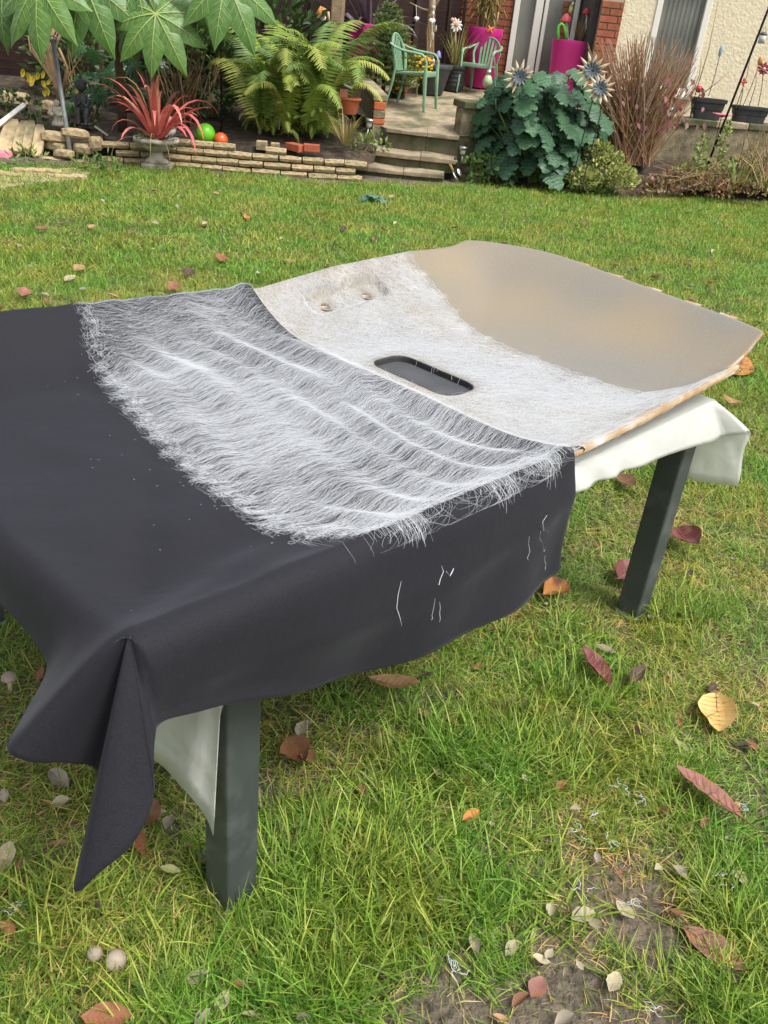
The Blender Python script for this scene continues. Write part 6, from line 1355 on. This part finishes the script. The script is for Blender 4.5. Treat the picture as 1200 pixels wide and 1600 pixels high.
def fallen(u0, v0, u1, v1, wr, c, label, curl=.12, cup=.5, z=.03, tilt=0., stem=.35, group=None, roll=0.):
    a = onz(u0, v0, z); b = onz(u1, v1, z); d = b-a; L = np.linalg.norm(d)
    if v0 < 560: L = min(L, .105)
    mb, sb = fallen_mesh(L, L*wr, curl, cup*.7, int(u0*7+v0) % 997, stem); t = thing('fallen_leaf', label, 'leaf', (a+b)/2, group)
    rot = Matrix.Rotation(math.atan2(d[1], d[0]), 3, 'Z') @ Matrix.Rotation(-tilt*.6, 3, 'Y') @ Matrix.Rotation(roll*.6, 3, 'X'); Rm = np.array(rot); o_ = (a+b)/2
    for q, n_, m_ in ((mb, 'blade', LC[c]), (sb, 'stem', LC['brown'] if c != 'red' else LC['plum'])): q.v = [tuple(o_+Rm@np.array(p)) for p in q.v]; q.build(n_, m_, t, True)
BIGL = [(953, 1070, 907, 1018, .46, 'red', 'dark red-brown leaf propped on the grass below the right table leg', .1, .9, .05, .25, .6, .5),
        (1160, 1280, 1056, 1203, .34, 'plum', 'long plum-brown leaf with toothed edges at right, above the worn soil', .08, .7, .045, .1, .35, .3), (1066, 1448, 1162, 1516, .5, 'plum', 'broad reddish-brown veined leaf on the worn soil, lower right', .06, .3, .02, 0, .3, 0),
        (575, 1063, 655, 1074, .34, 'tan', 'curled tan leaf with a long stalk below the hanging fabric', .2, 1.0, .05, .1, .5, .3), (1118, 1087, 1124, 1145, .62, 'yellow', 'pale yellow folded leaf at the right of the lawn', .1, .9, .03, 0, .1, .3), (1146, 582, 1165, 566, .6, 'orange', 'bright orange leaf beside the tip of the panel', .1, .4, .04, .3, .1, .6),
        (1129, 622, 1160, 634, .42, 'tan', 'tan curved leaf right of the plastic sheet corner', .3, .6, .04, 0, .1, .3), (1056, 826, 1088, 857, .8, 'red', 'dark reddish cupped leaf right of the table leg', .15, .9, .05, .1, .2, .4), (965, 740, 990, 765, .55, 'brown', 'brown veined leaf on the grass under the panel', .1, .6, .04, .3, .2, .3),
        (848, 932, 885, 915, .7, 'orange', 'orange and brown crumpled leaf right of the fabric hem', .2, 1., .03, .1, .2, .3), (965, 905, 992, 885, .75, 'red', 'red and yellow leaf behind the right table leg', .15, .7, .04, .2, .2, .4), (450, 1160, 478, 1198, .8, 'rust', 'crumpled rust-brown leaf right of the front table leg', .3, 1.2, .03, .2, .3, .3),
        (472, 1172, 492, 1196, .6, 'tan', 'tan fragment beside the crumpled rust leaf', .3, .9, .03, .1, .3, .2), (127, 1590, 205, 1590, .6, 'rust', 'large orange-brown leaf cut by the bottom edge of the picture', .1, .3, .035, .1, .2, 0), (214, 1300, 227, 1340, .4, 'rust', 'rolled orange-brown leaf behind the fabric tail', .1, 1.5, .03, .2, .2, .4),
        (225, 1290, 245, 1255, .6, 'brown', 'dull brown leaf showing behind the fabric tail', .2, .8, .03, .2, .2, .4), (0, 1365, 15, 1322, .5, 'pale', 'curled cream leaf at the left edge', .3, 1.6, .03, .2, .2, .5), (78, 1205, 107, 1232, .5, 'grey', 'grey-beige curled leaf under the left fold of fabric', .2, 1., .03, .1, .2, .3),
        (80, 1258, 108, 1250, .7, 'pale', 'pale grey-beige crumpled leaf left of the fabric tail', .2, .9, .03, .1, .2, .3), (75, 1320, 110, 1316, .38, 'brown', 'flat brown leaf left of the fabric tip', .05, .5, .025, 0, .2, 0), (250, 1355, 282, 1362, .45, 'olive', 'yellow-brown broken leaf between tail and front leg', .05, .4, .03, 0, .2, 0),
        (285, 1535, 330, 1520, .5, 'grey', 'spotted grey-green leaf near the bottom below the front leg', .05, .3, .02, 0, .1, 0), (892, 1436, 928, 1424, .62, 'pale', 'oval pale green-grey leaf on the worn soil', .05, .25, .02, 0, .05, 0), (962, 1408, 990, 1436, .6, 'pale', 'beige oval leaf beside bare soil, right of the pale oval one', .1, .4, .02, 0, .2, 0),
        (952, 1550, 966, 1520, .62, 'pale', 'cream rounded leaf low on the bare soil', .1, .4, .02, 0, .1, 0), (1145, 1352, 1165, 1385, .5, 'pale', 'small cream leaf beside white glue scraps at right', .1, .4, .025, 0, .1, 0), (830, 1560, 848, 1528, .7, 'plum', 'small plum leaf pressed in the soil near the bottom', .1, .4, .015, 0, .1, 0),
        (995, 1128, 1001, 1158, .3, 'dark', 'narrow dark upright leaf at mid right', .1, .4, .04, .6, .2, .5), (1053, 1156, 1076, 1174, .35, 'olive', 'olive boat-shaped leaf right of the narrow dark one', .1, .8, .03, 0, .1, .2), (722, 1282, 748, 1268, .5, 'orange', 'small orange-brown leaf in the middle of the near lawn', .1, .9, .03, .1, .2, .4),
        (930, 1008, 962, 1020, .5, 'grey', 'grey-brown rough leaf above the dark red leaf', .05, .3, .025, 0, .2, 0), (983, 1068, 1004, 1046, .45, 'dark', 'dark curled leaf right of the dark red leaf', .2, .9, .04, .2, .1, .4), (1086, 460, 1078, 475, .5, 'plum', 'small plum leaf on the far lawn', .1, .4, .03, .1, .1, .2),
        (1100, 438, 1124, 470, .35, 'brown', 'long brown leaf on the far lawn right of the panel', .1, .6, .04, .2, .1, .2), (1106, 432, 1112, 455, .4, 'tan', 'tan leaf upright on the far lawn near the right edge', .2, .6, .04, .5, .1, .4), (1010, 428, 1035, 440, .6, 'brown', 'brown crumpled leaf on the lawn behind the panel', .2, .9, .04, .2, .1, .3),
        (905, 358, 922, 345, .6, 'brown', 'russet leaf on the far lawn behind the panel end', .2, .7, .04, .2, .1, .3), (985, 420, 998, 425, .5, 'dark', 'dark leaf on the lawn beyond the raised panel end', .2, .7, .04, .2, .1, .3), (340, 412, 350, 398, .8, 'rust', 'bright russet leaf on the lawn above the black fabric', .2, .7, .04, .3, .1, .5),
        (285, 434, 303, 422, .8, 'dark', 'purple-grey leaf just behind the glue-covered fabric', .2, .7, .04, .2, .1, .4), (260, 455, 282, 445, .7, 'brown', 'brown leaf tucked behind the fabric edge', .2, .7, .04, .2, .1, .4), (28, 470, 45, 450, .7, 'plum', 'purple-brown leaf behind the fabric at far left', .3, .9, .04, .3, .1, .5),
        (112, 425, 134, 415, .6, 'tan', 'round tan leaf on the lawn at upper left', .1, .5, .04, .1, .1, .4), (100, 440, 118, 432, .5, 'pale', 'pale leaf just below the round tan one', .1, .5, .04, .1, .1, .2), (135, 360, 150, 350, .4, 'tan', 'tan leaf on the far lawn at upper left', .1, .5, .04, .1, .1, .4),
        (52, 360, 78, 356, .5, 'brown', 'brown leaf on the far lawn near the left edge', .2, .7, .04, .1, .1, .3), (382, 345, 388, 335, .5, 'orange', 'small orange leaf on the far lawn left of the panel', .2, .7, .04, .4, .1, .5), (530, 365, 540, 352, .6, 'dark', 'dark leaf on the far lawn above the panel', .2, .7, .04, .2, .1, .4), (440, 405, 462, 412, .4, 'tan', 'tan leaf on the lawn just above the panel edge', .1, .5, .04, .1, .1, .3)]
for q in BIGL: fallen(*q[:7], curl=q[7], cup=q[8], z=q[9], tilt=q[10], stem=q[11], roll=q[12])
small = {}
for nm in ('pale', 'tan', 'brown', 'grey', 'dark', 'rust'):
    small[nm] = []
    for s_ in range(3): mb, sb = fallen_mesh(1., U(.45, .7), U(.05, .3), U(.2, 1.), s_*13+len(nm), .2, 6); mb.add(sb.v, sb.f); small[nm].append(mb.mesh('fallen_leaf', LC[nm], smooth=True))
SL = {'pale': 'small cream leaf lying in the lawn grass', 'tan': 'small tan leaf lying in the lawn grass', 'brown': 'small brown leaf lying in the lawn grass', 'grey': 'small grey-beige leaf lying in the lawn grass', 'dark': 'small blackish leaf lying in the lawn grass', 'rust': 'small rusty-orange leaf lying in the lawn grass'}
cnt = 0
while cnt < 285:
    if cnt < 130: u = U(0, 1200); v = U(300, 520)
    else: u = U(0, 1200); v = U(700, 1600)
    p = onz(u, v, .02); q = p-TO; s_, w_ = q@TL, q@TW
    if p[1] > float(bed_edge(p[0]))-.1: continue
    z = .018 if p[1] > 2.6 else .008; far_ = v < 600
    nm = random.choice(('pale', 'pale', 'tan', 'brown', 'grey', 'grey', 'dark', 'rust')); sz = U(.018, .042) if p[1] < 3 else U(.03, .07)
    o = inst('fallen_leaf', random.choice(small[nm]), None, (p[0], p[1], z+.012), (U(-.5, .5), U(-.5, .5), U(0, 6.28)), sz); tag(o, SL[nm].replace('the lawn grass', 'the far lawn behind the table' if far_ else 'the near lawn around the table'), 'leaf', 'small %s leaves on the %s lawn' % (nm, 'far' if far_ else 'near')); cnt += 1
# glue scraps
for k, (u, v) in enumerate(((1130, 1370), (1140, 1378), (912, 1392), (925, 1275), (905, 1300), (1000, 1245), (1018, 1580), (710, 1512), (1165, 1262), (970, 1228), (950, 1310), (985, 1415), (22, 1420), (715, 1515))):
    c = onz(u, v, .035); mb = MB(); 
    for q in range(4):
        a = U(0, 6.28); p_ = c+V(U(-.008, .008), U(-.008, .008), 0); row = [p_]
        for _ in range(7): a += U(-1.3, 1.3); p_ = p_+V(math.cos(a)*.004, math.sin(a)*.004, U(-.002, .002)); row.append(p_)
        mb.tube(row, [.0005, .0008, .001, .0007, .0009, .0007, .0006, .0003], 5)
    tag(mb.build('glue_scrap', M_WEB, None, True, org=c), 'white scrap of dried glue fibre caught in the near grass', 'glue scrap', 'white glue scraps in the grass')
# mushrooms
for u, v, h_, r_, ti, lb in ((172, 1490, .045, .019, .9, 'tilted grey-brown mushroom in the grass below the fabric tip'), (148, 1498, .02, .014, .2, 'small pale mushroom left of the tilted one'), (17, 1082, .05, .018, .1, 'pale mushroom with a thick stem at the left edge')):
    p = onz(u, v, .01); t = thing('mushroom', lb, 'mushroom', p); ax_ = V(math.sin(ti)*.6, -math.sin(ti)*.8, math.cos(ti)); q = frame(ax_).transposed(); MB().tube([p, p+ax_*h_*.5, p+ax_*h_], [.006, .0055, .005], 8).build('stem', LC['pale'], t, True); MB().lathe(p+ax_*h_, [(.003, -.003), (r_*.8, -.004), (r_, 0), (r_*.85, .007), (r_*.4, .011), (.001, .012)], 16, ax=q).build('cap', mat('mushroom_cap', (.24, .19, .14), (.33, .28, .21), 60, .8), t, True)
